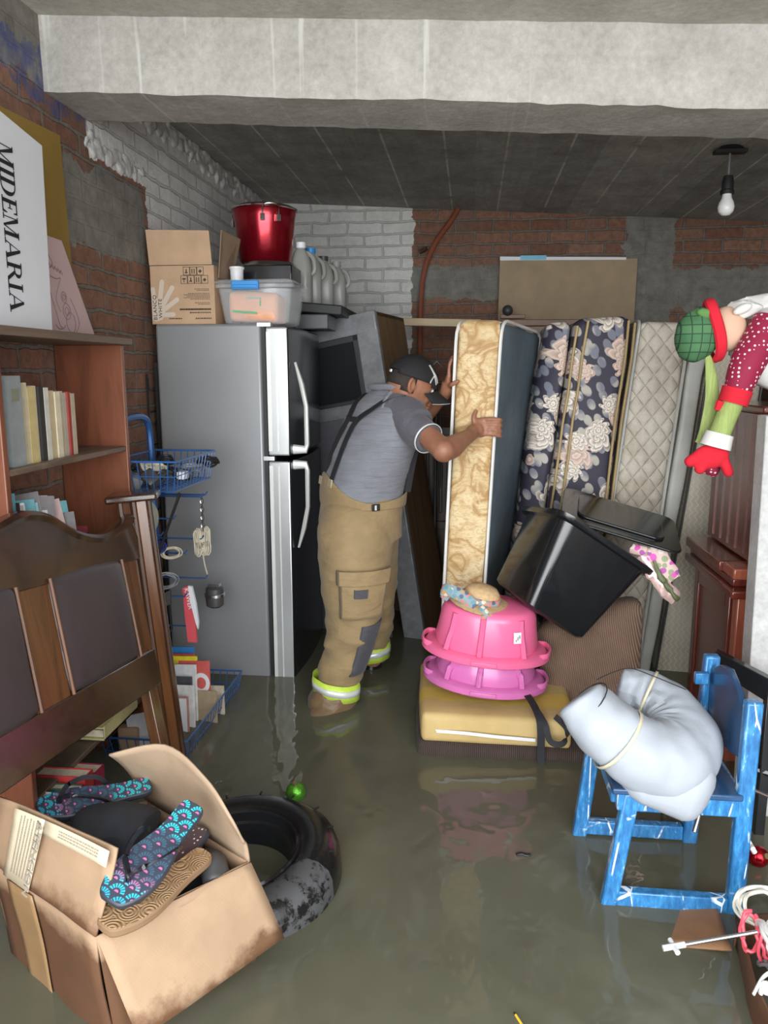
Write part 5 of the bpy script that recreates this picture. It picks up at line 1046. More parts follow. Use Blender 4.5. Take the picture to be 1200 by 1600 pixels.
def tick(u0, u1, v0, v1): bm_ = [onflap(u0, v0) , onflap(u1, v0), onflap(u1, v1), onflap(u0, v1)]; n_ = (bm_[1] - bm_[0]).cross(bm_[2] - bm_[0]).normalized(); n_ = n_ if n_.y < 0 else -n_; vs = [bm.verts.new(p + n_ * .0022) for p in bm_]; bm.faces.new(vs)
for k in range(7):
    u = .57 + k * .026; v = .12
    while v < .92: L = random.uniform(.01, .03); tick(u, u + .009, v, v + L); v += L + .008
for k in range(3):
    v = .86 + k * .035; u = .08
    while u < .42: L = random.uniform(.008, .025); tick(u, u + L, v, v + .014); u += L + .006
obj('fine_print', bm, M_inkg, fb, world=True, smooth=False, recalc=False)
text('ATENCION', .032, MW[fb].inverted() @ frame(onflap(.60, .95) + Vector((.0, -.003, .002)), (A_ - Vector((-.712, 1.365, .585))), ((Dc - A_).cross(Vector((-.712, 1.365, .585)) - A_) * (-1 if (Dc - A_).cross(Vector((-.712, 1.365, .585)) - A_).y > 0 else 1))), M_inkg, fb, ext=.001)
# shoes
def sole(L, W_, th, n=44):
    P = []
    for k in range(n):
        a = 2 * PI * k / n; y_ = L / 2 - L / 2 * math.cos(a); t_ = y_ / L
        hw = W_ / 2 * (.80 + .22 * math.cos((t_ - .22) * PI * 1.9) - .0) * (max(0, math.sin(math.acos(max(-1, min(1, 1 - 2 * t_))))) ** .42)
        P.append(((hw if a < PI else -hw) + .006 * math.sin(t_ * PI), y_))
    return P
def flipflop(M_, label, topm, group=None, strap=True, bend=.0):
    t = thing('flip_flop', label, 'flip flop', M=M_, group=group)
    P = sole(.275, .112, .02); b = B(); prism(b, P, .018)
    obj('sole', b, M_sole, t, bevel=.005)
    b = B(); P2 = [((x) * .95, .1375 + (y_ - .1375) * .97) for x, y_ in P]; prism(b, P2, .0015, z0=.018); obj('footbed', b, topm, t)
    if strap:
        for s in (-1, 1):
            b = B(); pts = bez([(.004, .052, .018), (.006, .054, .034), (s * .022, .075, .046), (s * .040, .115, .046), (s * .046, .15, .034), (s * .044, .17, .012)], 6); ribbon(b, pts, .012, .0045, [(s * .3, .5, -.2 + i * .02) for i in range(len(pts))]); obj('strap', b, M_strapr, t)
        b = B(); tube(b, [(.004, .052, .016), (.004, .053, .036)], .004, 8); obj('toe_post', b, M_strapr, t)
    return t
def fyz(loc, y, z): y = Vector(y).normalized(); return frame(loc, y.cross(Vector(z)), Vector(z) - y * y.dot(Vector(z)))
flipflop(fyz((-.712, 1.325, .485), (.095, .24, .075), (.02, -.66, .75)), 'large blue and pink scallop patterned flip flop on top of the box', M_scallop, 'flip flops in the cardboard box')
flipflop(fyz((-1.03, 1.60, .50), (.20, .14, -.01), (.1, -.1, 1)) , 'dark blue patterned flip flop lying on the black shoes at the back', M_scallop, 'flip flops in the cardboard box')
flipflop(fyz((-.735, 1.425, .36), (.09, .22, .07), (-.25, -.45, .86)), 'brown flip flop with white polka dots, under the patterned one', M_dotshoe, 'flip flops in the cardboard box')
sn = thing('sandal', 'tan embossed cork sandal lying sole down under the patterned flip flop', 'sandal', M=fyz((-.728, 1.322, .42), (.14, .265, .012), (-.12, -.42, .88)))
P = sole(.285, .10, .02); bm = B(); prism(bm, P, .022); obj('sole', bm, mat('tan_cork_edge', (.25, .15, .08), .7), sn, bevel=.005)
bm = B(); prism(bm, [(x * .97, .1425 + (y_ - .1425) * .98) for x, y_ in P], .002, z0=.022); obj('footbed', bm, M_insole, sn)
def shoe(pts, r_, r2_, m_, label, seed, nm='shoe'):
    b = B(); tube(b, bez(pts, 5), [r_[min(len(r_) - 1, int(i / 5))] for i in range(5 * (len(pts) - 1) + 1)], 16, r2=[r2_[min(len(r2_) - 1, int(i / 5))] for i in range(5 * (len(pts) - 1) + 1)], ref=(0, 0, 1))
    for v in b.verts: v.co += Vector((noise.noise(v.co * 18 + Vector((seed, 0, 0))), noise.noise(v.co * 18), noise.noise(v.co * 22))) * .012
    return tag(obj(nm, b, m_, sub=1), label, 'shoe', 'dark shoes in the cardboard box')
M_suede = mat('black_fabric_shoe', (.014, .015, .02), .8, var=.3, vs=20, bump=.4, bs=60)
shoe([(-.98, 1.52, .46), (-.90, 1.56, .475), (-.82, 1.60, .48), (-.745, 1.60, .46)], [.03, .05, .055, .03], [.06, .08, .08, .04], M_suede, 'puffy black fabric shoe at the back of the box', 1)
shoe([(-.93, 1.50, .38), (-.85, 1.47, .40), (-.78, 1.45, .40), (-.72, 1.46, .38)], [.03, .04, .05, .03], [.05, .05, .05, .04], M_suede, 'black shoe half hidden beneath the flip flops', 5)
shoe([(-.66, 1.66, .35), (-.61, 1.62, .39), (-.58, 1.58, .40), (-.565, 1.55, .38)], [.02, .035, .035, .02], [.04, .04, .035, .02], P_dark, 'dark grey shoe at the right corner inside the box', 7)
shoe([(-.80, 1.42, .30), (-.72, 1.47, .31), (-.65, 1.55, .31), (-.62, 1.6, .3)], [.06, .08, .08, .06], [.08, .09, .09, .07], P_matte, 'flat black shoe at the bottom of the box', 9)
text('ipanoo', .001, Matrix.Identity(4), M_ink, fb) if False else None
# ------------------------------------------------------------------ tyre
ty = thing('car_tyre', 'worn black car tyre on its rim lying in the water behind the cardboard box', 'tyre', (-.625, 1.905, .10), (R(3), R(-4), R(0)))
prof = [(.175, .0), (.20, -.012), (.25, -.015), (.282, .005), (.293, .04), (.293, .09), (.284, .118), (.255, .14), (.215, .146), (.188, .137), (.176, .122), (.176, .06), (.175, .0)]
bm = B(); lathe(bm, prof, 72, cap=False); obj('tread_and_sidewall', bm, M_tyre, ty)
bm = B(); lathe(bm, [(.184, .132), (.178, .14), (.172, .136), (.168, .11), (.160, .105), (.158, .07), (.15, .055), (.146, .02), (.10, .008), (.05, .014), (0, .014)], 64, cap=False); obj('rim', bm, P_black, ty)
bm = B()
for k in range(16): a = k / 16 * 2 * PI; box(bm, (.268, -.003, .131), (.284, .003, .134), M=Matrix.Rotation(a, 4, 'Z'))
obj('sidewall_marks', bm, M_tyre, ty)
# ------------------------------------------------------------------ floating bits
def bauble(loc, r_, m_, label, rot=(0, 0, 0)):
    t = thing('bauble', label, 'christmas ball', loc, rot); b = B(); bmesh.ops.create_uvsphere(b, u_segments=28, v_segments=18, radius=r_); obj('ball', b, m_, t)
    b = B(); lathe(b, [(.008, r_ * .95), (.008, r_ + .010), (0, r_ + .010)], 12); tube(b, [(0, .006 * math.cos(a), r_ + .013 + .006 * math.sin(a)) for a in [k / 10 * 2 * PI for k in range(10)]], .001, 5, closed=True); obj('cap', b, mat('gold_cap', (.6, .5, .3), .3, .9), t)
bauble((-.56, 2.33, .165), .034, mat('metallic_green_glitter', (.12, .42, .04), .3, .7, var=.4, vs=90, bump=.5, bs=150), 'shiny green christmas ball floating in the middle of the water', (R(20), 0, 0))
bauble((.852, 2.12, .175), .030, mat('metallic_dark_red', (.45, .01, .02), .2, .8, var=.4, vs=60), 'shiny red christmas ball floating right of the blue chair', (R(50), R(30), 0))
bm = B(); tube(bm, bez([(.16, 2.085, .152), (.175, 2.09, .153), (.19, 2.085, .152), (.20, 2.09, .152)], 4), .006, 8, r2=.004, ref=(0, 1, 0)); tag(obj('black_scrap', bm, P_matte), 'small black scrap floating right of the pink reflection', 'scrap')
pc = thing('pencil', 'thin yellow pencil floating at the bottom edge', 'pencil', (.14, 1.47, .153))
bm = B(); tube(bm, [(.125, 1.50, .153), (.155, 1.44, .153)], .003, 6); obj('shaft', bm, mat('yellow_paint', (.75, .5, .05), .4), pc, world=True)
bm = B(); tube(bm, [(.125, 1.50, .153), (.121, 1.508, .153)], [.003, .0005], 6); obj('tip', bm, P_matte, pc, world=True)
# metal tubes with white connectors
def rod(p, q, r_, label, conn=None):
    t = thing('metal_tube', label, 'tube', p, group='loose tubes with white connectors'); b = B(); tube(b, [p, q], r_, 10); obj('tube', b, Mt_steel, t, world=True)
    if conn is not None:
        c = Vector(p).lerp(Vector(q), conn); dd = (Vector(q) - Vector(p)).normalized(); s = dd.cross(Vector((.2, .1, 1))).normalized(); b = B(); tube(b, [c - dd * .025, c + dd * .025], r_ * 1.5, 10); tube(b, [c - s * .022, c + s * .022], r_ * 1.3, 10); obj('connector', b, P_white, t, world=True)
rod((.455, 1.58, .285), (.66, 1.61, .32), .0045, 'thin metal tube with white end piece lying across the sunken cardboard', .10)
rod((.655, 2.02, .49), (.79, 2.0, .27), .005, 'metal tube slanting down to the red christmas ball', .93)
rod((.655, 1.95, .46), (.735, 1.97, .40), .005, 'short metal tube with white tee under the foam roll', .75)
rod((.62, 1.93, .42), (.60, 1.90, .375), .006, 'tube end peeking out below the foam roll')
rod((.66, 1.98, .42), (.685, 1.98, .385), .007, 'stubby tube end beside the white tee')
rod((.73, 2.03, .455), (.92, 2.05, .37), .005, 'metal tube running right from the chair back')
# ------------------------------------------------------------------ box of cables at bottom right
cbx = thing('cardboard_box', 'sunken brown cardboard box of cables at the bottom right edge', 'box', (.8, 1.6, .05))
P4 = [Vector(p) for p in ((.635, 1.42, .235), (.95, 1.50, .235), (.95, 1.82, .235), (.675, 1.775, .235))]; Q4 = [p + Vector((.0, .0, -.2)) for p in P4]
for i in range(4):
    j = (i + 1) % 4; bm = B(); panel(bm, [Q4[i], Q4[j], P4[j], P4[i]], 8, 6, wob=.02, seed=30 + i); obj('wall', bm, M_cardwet, cbx, world=True, solid=.005)
bm = B(); panel(bm, [(.635, 1.42, .235), (.67, 1.34, .15), (.98, 1.42, .16), (.95, 1.50, .235)], 8, 4, wob=.01, seed=44); obj('flap', bm, M_cardwet, cbx, world=True, solid=.005)
bm = B(); panel(bm, [(.66, 1.74, .165), (.50, 1.76, .142), (.55, 1.92, .142), (.675, 1.93, .158)], 8, 6, wob=.006, seed=41); obj('flap', bm, mat('sunken_wet_cardboard', (.26, .13, .06), .6, var=.2), cbx, world=True, solid=.005, label='flap lying at the water surface under the chair leg')
G5 = 'cables heaped in the sunken box'
CL = [((.72, 1.72, .30), .06, 'topmost white cable loops at the frame edge'), ((.74, 1.66, .27), .055, 'white cable loops beneath the topmost'), ((.70, 1.60, .28), .07, 'wide white cable loop in front of the red cable'), ((.73, 1.54, .26), .05, 'white cable tangle at the centre of the heap'), ((.68, 1.52, .255), .035, 'small tied white cable bundle near the front'), ((.74, 1.60, .22), .06, 'white cable loops deep in the box'), ((.71, 1.49, .24), .04, 'frontmost white cable bundle')]
for i, (c, r_, lb) in enumerate(CL): coil(c, r_, 4, .0048, C_white if i % 3 else mat('off_white_cable', (.6, .58, .5), .4), 'cable_coil', lb, 'cable', G5, 50 + i, sq=.7, M=Euler((R(35 + 15 * (i % 3)), R(10 * (i % 2)), i * .8)).to_matrix().to_4x4())
for i, (c, r_) in enumerate([((.665, 1.655, .285), .045), ((.69, 1.64, .27), .04)]): coil(c, r_, 2, .004, C_pink, 'cable_coil', ['upright coral red cable loop at the left of the heap', 'coral red cable loop behind the upright one'][i], 'cable', G5, 70 + i, sq=.45, M=Euler((R(80), 0, R(15 + 30 * i))).to_matrix().to_4x4() @ Matrix.Rotation(PI / 2, 4, 'Z'))
coil((.72, 1.60, .24), .05, 3, .004, C_grey, 'cable_coil', 'grey cable under the white loops', 'cable', G5, 90)
bm = B(); tube(bm, bez([(.62, 1.50, .255), (.65, 1.53, .275), (.69, 1.55, .28)], 5), .0065, 6, r2=.003, ref=(0, 0, 1)); tag(obj('flat_cable', bm, C_white), 'flat white cable end sticking out over the box edge', 'cable', G5)
# ------------------------------------------------------------------ back wall things
bd = thing('cardboard_sheet', 'large flat brown cardboard panel with white top edge standing against the back wall', 'panel', (.62, 5.42, 1.0))
bm = B(); hexa(bm, [(.165, 5.40, 1.0), (1.06, 5.40, 1.0), (1.06, 5.42, 1.0), (.165, 5.42, 1.0), (.175, 5.44, 2.31), (1.075, 5.44, 2.30), (1.075, 5.46, 2.30), (.175, 5.46, 2.31)]); obj('sheet', bm, cardboard('dull_board', (.36, .27, .165)), bd, world=True)
bm = B(); hexa(bm, [(.175, 5.432, 2.30), (1.0, 5.432, 2.292), (1.0, 5.465, 2.292), (.175, 5.465, 2.30), (.175, 5.432, 2.325), (1.0, 5.432, 2.308), (1.0, 5.465, 2.308), (.175, 5.465, 2.325)]); obj('top_tape', bm, P_white, bd, world=True)
bm = B(); box(bm, (.31, 5.428, 2.30), (.48, 5.432, 2.328)); obj('blue_sticker', bm, mat('sky_blue_label', (.2, .55, .75), .5), bd, world=True)
W_dark = wood('brown_frame_wood', (.12, .06, .03), (.25, .13, .06), 'x', 8, .5, .1)
hf = thing('wooden_frame', 'brown wooden frame bar with round knob below the cardboard panel', 'frame', (.5, 5.2, 1.85))
bm = B(); box(bm, (.19, 5.25, 1.86), (1.0, 5.30, 1.90)); obj('bar', bm, W_dark, hf, world=True, bevel=.004)
bm = B(); box(bm, (.18, 5.20, 1.905), (.34, 5.24, 1.93)); obj('latch', bm, W_dark, hf, world=True, bevel=.003)
bm = B(); bmesh.ops.create_uvsphere(bm, u_segments=16, v_segments=10, radius=.035, matrix=Matrix.Translation((.225, 5.20, 1.955))); obj('knob', bm, P_dark, hf, world=True)
bm = B(); box(bm, (.24, 5.3, 0), (1.0, 5.34, 1.86)); obj('board', bm, W_dark, hf, world=True)
bm = B(); box(bm, (-.60, 4.95, 1.845), (.05, 4.99, 1.892), rot=(0, R(1.5), 0)); tag(obj('wooden_beam', bm, W_pine, bevel=.004), 'pale pine batten running level between silver cabinet and the mattress', 'batten')
cd = B(); tube(cd, bez([(-.10, 5.46, 2.66), (-.16, 5.45, 2.56), (-.26, 5.44, 2.42), (-.33, 5.44, 2.25), (-.355, 5.44, 2.0), (-.36, 5.44, 1.4), (-.36, 5.44, .5)], 8), .016, 8); tag(obj('orange_conduit', cd, mat('brick_orange_hose', (.24, .065, .03), .45)), 'thin red-brown conduit curving down the back brick wall', 'conduit')
tag_c = B(); tube(tag_c, [(-.345, 5.40, 2.38), (-.335, 5.40, 2.36)], .03, 8); tag(obj('conduit_clamp', tag_c, mat('dark_clamp', (.05, .02, .015), .5)), 'dark clamp around the conduit on the back wall', 'clamp')
# louvred door leaf
dl = thing('louvred_door', 'dark brown wooden door leaf with fluted panels behind the cream mattress', 'door leaf', (-.2, 4.6, 0))
bm = B(); box(bm, (-.42, 4.60, 0), (.12, 4.635, 1.22)); obj('panel', bm, W_slat, dl, world=True)
for k in range(12): bm = B(); box(bm, (-.38 + k * .04, 4.587, .72), (-.362 + k * .04, 4.60, 1.16)); obj('flute', bm, W_slat, dl, world=True, bevel=.004)
for z_ in (.35, .62, 1.19): bm = B(); box(bm, (-.42, 4.58, z_), (.12, 4.60, z_ + .05)); obj('rail', bm, W_slat, dl, world=True, bevel=.004)
ir = thing('iron_gate', 'thin black wrought iron piece with diamond tip behind the man and mattress', 'ironwork', (-.19, 4.4, .9))
bm = B(); tube(bm, [(-.195, 4.4, 1.55), (-.195, 4.4, .5)], .009, 6); tube(bm, [(-.13, 4.4, 1.48), (-.10, 4.4, 1.48)], .006, 6); tube(bm, [(-.195, 4.4, 1.50), (-.02, 4.4, 1.50)], .008, 6); tube(bm, [(-.195, 4.4, 1.42), (-.17, 4.4, 1.38), (-.17, 4.4, .9)], .006, 6); obj('bars', bm, P_matte, ir, world=True)
bm = B(); tube(bm, [(-.195, 4.4, 1.62), (-.155, 4.4, 1.575), (-.195, 4.4, 1.54), (-.235, 4.4, 1.575)], .009, 6, closed=True); obj('diamond_finial', bm, P_dark, ir, world=True)
# bulb
lb_ = thing('light_bulb', 'unlit white light bulb in a black socket hanging from the ceiling', 'light bulb', (1.155, 3.9, 2.2))
zt = zc(1.155); bm = B(); lathe(bm, [(.0, zt - 2.2 - .012), (.06, zt - 2.2 - .012), (.05, zt - 2.2), (0, zt - 2.2)], 24); cbox(bm, (0, 0, zt - 2.2 - .02), (.14, .05, .014)); obj('ceiling_plate', bm, P_matte, lb_)
bm = B(); tube(bm, [(0, 0, zt - 2.2), (0.0, 0, .23)], .005, 6); obj('wire', bm, C_grey, lb_)
bm = B(); lathe(bm, [(0, .25), (.02, .245), (.026, .22), (.026, .185), (.03, .18), (.03, .165), (.0, .165)], 24); obj('socket', bm, P_matte, lb_)
bm = B(); lathe(bm, [(.0, .07), (.018, .073), (.033, .088), (.037, .108), (.032, .13), (.022, .148), (.02, .166)], 28, cap=False); obj('bulb', bm, mat('frosted_bulb_glass', (.85, .85, .83), .25, var=0), lb_)
# ------------------------------------------------------------------ christmas doll on the hutch
dm = thing('christmas_doll', 'plush christmas doll with green plaid cap and red mitten, lying over the dresser hutch', 'doll', (1.0, 2.85, 1.44))
def blob(c, r_, M_=None, sc=(1, 1, 1), rot=(0, 0, 0), wob=.0, seg=24):
    b = B(); bmesh.ops.create_uvsphere(b, u_segments=seg, v_segments=seg // 2 + 4, radius=r_); b.transform(Matrix.Translation(c) @ Euler(rot).to_matrix().to_4x4() @ Matrix.Diagonal((*sc, 1)))
    if wob:
        for v in b.verts: v.co += Vector((noise.noise(v.co * 25), noise.noise(v.co * 25 + Vector((7, 0, 0))), noise.noise(v.co * 25 + Vector((0, 7, 0))))) * wob
    return b
Y = 2.80
obj('face', blob((.862, Y, 1.70), .066, sc=(.95, .9, 1.15), rot=(0, R(-10), 0)), F_skin, dm, world=True, label='peach cloth face')
obj('cap', blob((.765, Y, 1.68), .088, sc=(.82, .85, 1.05), rot=(0, R(10), 0), wob=.008), M_plaid, dm, world=True, label='green plaid cap')
bm = B(); cc_ = Vector((.815, Y, 1.695)); ax = Vector((1, 0, .18)).normalized(); e1 = Vector((0, 1, 0)); e2 = ax.cross(e1)
tube(bm, [cc_ + ax * .006 * math.sin(a * 2) + e1 * .074 * math.cos(a) + e2 * .098 * math.sin(a) for a in [k / 28 * 2 * PI for k in range(28)]], .019, 8, closed=True, r2=.012); obj('cap_brim', bm, F_red, dm, world=True, label='red cap brim')
obj('cap_patch', blob((.785, Y - .05, 1.745), .03, sc=(1.3, .4, .5), rot=(0, R(20), 0), wob=.006), F_green, dm, world=True)
bm = B(); tube(bm, bez([(.80, Y - .01, 1.62), (.815, Y - .02, 1.55), (.825, Y - .02, 1.45), (.815, Y - .01, 1.36), (.80, Y, 1.31)], 6), [.008 + .016 * math.sin(min(1, k / 22) * PI * .8) for k in range(25)], 10, r2=.008, ref=(1, 0, 0)); obj('scarf_tail', bm, F_lime, dm, world=True)
obj('hair', blob((.915, Y, 1.765), .045, sc=(1.6, 1, .7), rot=(0, R(-15), 0), wob=.02), F_white, dm, world=True); obj('hair', blob((.99, Y + .02, 1.775), .05, sc=(1.7, 1, .8), wob=.02), F_white, dm, world=True)
obj('nose', blob((.89, Y - .055, 1.762), .02, sc=(1.6, 1, .8), rot=(0, R(-25), 0)), F_white, dm, world=True)
bm = soft_hexa([(.90, Y - .05, 1.56), (1.14, Y - .05, 1.45), (1.14, Y + .12, 1.45), (.90, Y + .12, 1.56), (.90, Y - .05, 1.66), (1.14, Y - .05, 1.77), (1.14, Y + .12, 1.77), (.90, Y + .12, 1.70)], .06, 5, 6, .01, .01); obj('torso', bm, F_white, dm, world=True, label='white fleece body')
bm = B(); tube(bm, bez([(.975, Y - .045, 1.735), (.950, Y - .06, 1.66), (.912, Y - .075, 1.58), (.885, Y - .08, 1.49)], 6), [.034 + .024 * math.sin(min(1, k / 18) * PI * .8 + .3) for k in range(19)], 16); obj('sleeve', bm, M_polka, dm, world=True, label='crimson polka dot sleeve'); 
bm = B(); tube(bm, [(.887, Y - .08, 1.50), (.874, Y - .08, 1.452)], [.050, .048], 20); obj('sleeve_cuff', bm, F_red, dm, world=True, label='red sleeve cuff')
bm = B(); tube(bm, bez([(.876, Y - .08, 1.46), (.855, Y - .08, 1.40), (.838, Y - .08, 1.345)], 5), [.036] * 11, 16); obj('forearm', bm, F_lime, dm, world=True, label='lime ribbed forearm')
bm = B(); tube(bm, [(.840, Y - .08, 1.352), (.828, Y - .08, 1.305)], [.046, .052], 20); obj('white_cuff', bm, F_white, dm, world=True)
bm = B(); 
bm = blob((.815, Y - .08, 1.272), .048, sc=(1.3, .6, .9), rot=(0, R(-10), 0))
for a, c_, r_ in [((.79, Y - .08, 1.28), (.735, Y - .08, 1.245), .021), ((.80, Y - .085, 1.262), (.775, Y - .085, 1.215), .019), ((.855, Y - .08, 1.27), (.885, Y - .08, 1.205), .018)]: tube(bm, bez([a, (Vector(a) + Vector(c_)) / 2, c_], 4), [r_ * .9, r_, r_, r_, r_, r_, r_ * .95, r_ * .8, r_ * .45], 12)
dmh = obj('mitten', bm, F_red, dm, world=True, label='red mitten with fingers'); md = dmh.modifiers.new('remesh', 'REMESH'); md.mode = 'VOXEL'; md.voxel_size = .004; md = dmh.modifiers.new('smooth', 'SMOOTH'); md.iterations = 6
obj('mitten', blob((.835, Y - .03, 1.232), .036, sc=(1, .6, 1), wob=.008), M_polka, dm, world=True, label='polka dot mitten behind the red one')
bm = B(); tube(bm, [(.832, Y - .09, 1.46), (.822, Y - .09, 1.43)], [.014, .01], 8); obj('cuff_bow', bm, F_red, dm, world=True)
# ------------------------------------------------------------------ the man
mn = thing('person', 'man in black cap, grey vest and tan bunker trousers, gripping the cream mattress', 'person', (-.50, 3.22, 0))
fd = Vector((.8, .6, 0)); sd = Vector((.6, -.8, 0))
TR = [(1.00, -.458, 3.25, .180, .155), (1.06, -.455, 3.25, .182, .160), (1.12, -.445, 3.25, .186, .160), (1.20, -.420, 3.25, .192, .150), (1.28, -.398, 3.255, .202, .140), (1.36, -.372, 3.26, .208, .130), (1.42, -.345, 3.265, .195, .115), (1.465, -.322, 3.27, .140, .092), (1.50, -.302, 3.27, .085, .072)]
def tsec(z):
    for a, b in zip(TR, TR[1:]):
        if a[0] <= z <= b[0]: t = (z - a[0]) / (b[0] - a[0]); return [a[i] + (b[i] - a[i]) * t for i in range(5)]
    return TR[0] if z < TR[0][0] else TR[-1]
def tsurf(z, ang, off=0.):
    _, x, y, r, r2 = tsec(z); return Vector((x, y, z)) + sd * ((r + off) * math.cos(R(ang))) + fd * ((r2 + off) * math.sin(R(ang)))
def remesh(o, vox, sm=4, fac=.5):
    m = o.modifiers.new('union', 'REMESH'); m.mode = 'VOXEL'; m.voxel_size = vox; m.use_smooth_shade = True
    m = o.modifiers.new('smooth', 'SMOOTH'); m.iterations = sm; m.factor = fac
def sph(b, c, r, sc=(1, 1, 1), M_=None): 
    m = Matrix.Translation(c) @ (M_ if M_ else Matrix.Identity(4)) @ Matrix.Diagonal((*sc, 1)); bmesh.ops.create_uvsphere(b, u_segments=24, v_segments=16, radius=r, matrix=m)
def limb(b, pts, rs, n=16, sm=4):
    P = bez(pts, sm); k = []
    for i in range(len(P)): t = i / (len(P) - 1) * (len(rs) - 1); j = min(int(t), len(rs) - 2); k.append(rs[j] + (rs[j + 1] - rs[j]) * (t - j))
    tube(b, P, k, n)
# --- head frame
HU = Vector((.30, .08, .93)).normalized(); HF_ = Vector((.86, .30, -.36)); HF_ = (HF_ - HU * HF_.dot(HU)).normalized(); HS = HF_.cross(HU)      # HS = his right
HM = Matrix((HF_, -HS, HU)).transposed().to_4x4(); HC = Vector((-.248, 3.20, 1.505))
def hp_(f, s, u): return HC + HF_ * f + HS * s + HU * u
b = B()
sph(b, HC, 1, (.098, .077, .108), HM); sph(b, hp_(.03, 0, -.055), 1, (.062, .058, .070), HM); sph(b, hp_(.055, 0, -.095), 1, (.032, .034, .022), HM)
tube(b, [hp_(.094, 0, .0), hp_(.108, 0, -.022), hp_(.118, 0, -.038), hp_(.098, 0, -.046)], [.008, .011, .014, .010], 10)          # nose
for s in (-1, 1):
    sph(b, hp_(.108, s * .010, -.040), .0095); sph(b, hp_(.072, s * .032, -.028), 1, (.026, .022, .02), HM)      # nostril, cheek
    sph(b, hp_(.088, s * .030, .018), 1, (.012, .022, .008), HM)                                              # brow
    b2 = [hp_(-.012, s * .074, .012), hp_(-.024, s * .086, .020), hp_(-.030, s * .090, .0), hp_(-.024, s * .086, -.022), hp_(-.008, s * .076, -.034)]
    tube(b, bez(b2, 4), .0075, 8); sph(b, hp_(-.012, s * .078, -.008), 1, (.014, .007, .022), HM)
tube(b, [hp_(.093, -.022, -.067), hp_(.104, 0, -.066), hp_(.093, .022, -.067)], [.005, .0075, .005], 8); tube(b, [hp_(.090, -.02, -.077), hp_(.100, 0, -.078), hp_(.090, .02, -.077)], [.005, .008, .005], 8)
limb(b, [(-.325, 3.27, 1.42), (-.30, 3.255, 1.46), hp_(-.035, 0, -.06)], [.075, .062, .058])
# torso and legs core
limb(b, [(-.45, 3.25, .98), (-.43, 3.25, 1.12), (-.385, 3.26, 1.30), (-.33, 3.27, 1.42)], [.10, .10, .10, .08])
limb(b, [(-.45, 3.18, .95), (-.50, 3.12, .52), (-.565, 3.10, .14)], [.085, .065, .045]); limb(b, [(-.44, 3.32, .95), (-.42, 3.42, .55), (-.46, 3.52, .14)], [.085, .065, .045])
# right arm
RS, RE, RW = Vector((-.262, 3.13, 1.385)), Vector((-.10, 2.925, 1.262)), Vector((-.002, 3.115, 1.305))
limb(b, [(-.33, 3.22, 1.40), RS, RS.lerp(RE, .5), RE], [.042, .046, .045, .043]); sph(b, RE, .045); limb(b, [RE, RE.lerp(RW, .3) + Vector((.0, 0, -.004)), RE.lerp(RW, .7), RW], [.043, .046, .034, .027])
def finger(b, pts, r=.009): limb(b, pts, [r, r, r * .95, r * .82], 10, 4); sph(b, pts[-1], r * .84)
# right hand on the front face, fingers round the right edge (x .105)
limb(b, [RW, (.012, 3.158, 1.318), (.035, 3.178, 1.328)], [.027, .030, .030]); sph(b, (.040, 3.178, 1.333), 1, (.038, .016, .042), Euler((0, R(12), 0)).to_matrix().to_4x4())
for k, (z0, z1) in enumerate([(1.368, 1.366), (1.347, 1.343), (1.326, 1.320), (1.307, 1.300)]):
    L = [0, .004, .001, -.009][k]; finger(b, [(.055, 3.176, z0), (.088 + L * .5, 3.166, z0 + .001), (.118 + L * .3, 3.178, z1), (.124, 3.205 + L, z1 - .004)], .0092 - .0006 * (k == 3))
finger(b, [(.018, 3.168, 1.348), (.012, 3.172, 1.375), (.020, 3.182, 1.400)], .0105)
# left arm
LS, LE, LW = Vector((-.42, 3.40, 1.385)), Vector((-.215, 3.42, 1.365)), Vector((-.108, 3.275, 1.470))
limb(b, [(-.36, 3.30, 1.41), LS, LS.lerp(LE, .5), LE], [.042, .048, .046, .040]); limb(b, [LE, LE.lerp(LW, .3), LE.lerp(LW, .7), LW], [.040, .042, .032, .026])
limb(b, [LW, (-.098, 3.262, 1.495), (-.094, 3.255, 1.515)], [.026, .030, .029]); sph(b, (-.096, 3.258, 1.512), 1, (.016, .034, .040))
for k in range(4):
    y0 = 3.238 + k * .017; L = [.0, .008, .004, -.010][k]; finger(b, [(-.092, y0, 1.535), (-.093, y0 + .003, 1.565 + L * .5), (-.089, y0 + .006, 1.592 + L), (-.080, y0 + .008, 1.612 + L)], .0088)
finger(b, [(-.090, 3.235, 1.500), (-.078, 3.205, 1.508), (-.055, 3.193, 1.520)], .0105)
o = obj('body', b, M_skin, mn, world=True, recalc=True); remesh(o, .0048, 3)
# --- eyes
for s in (-1, 1):
    b = B(); sph(b, hp_(.081, s * .030, .002), .0125); e = obj('eye', b, P_white, mn, world=True); b = B(); sph(b, hp_(.0905, s * .031, -.001), .005); obj('iris', b, P_matte, e, world=True)
# hair: short crop below the cap, sides and nape
b = B()
for v in (bmesh.ops.create_uvsphere(b, u_segments=32, v_segments=20, radius=1, matrix=Matrix.Translation(HC) @ HM @ Matrix.Diagonal((.1, .0795, .111, 1)))['verts']): pass
inv_ = (Matrix.Translation(HC) @ HM).inverted()
bmesh.ops.delete(b, geom=[v for v in b.verts if (lambda q: q.x > .012 or q.z < -.045 - q.x * .2)(inv_ @ v.co)], context='VERTS'); obj('hair', b, M_hair, mn, world=True, solid=.003)
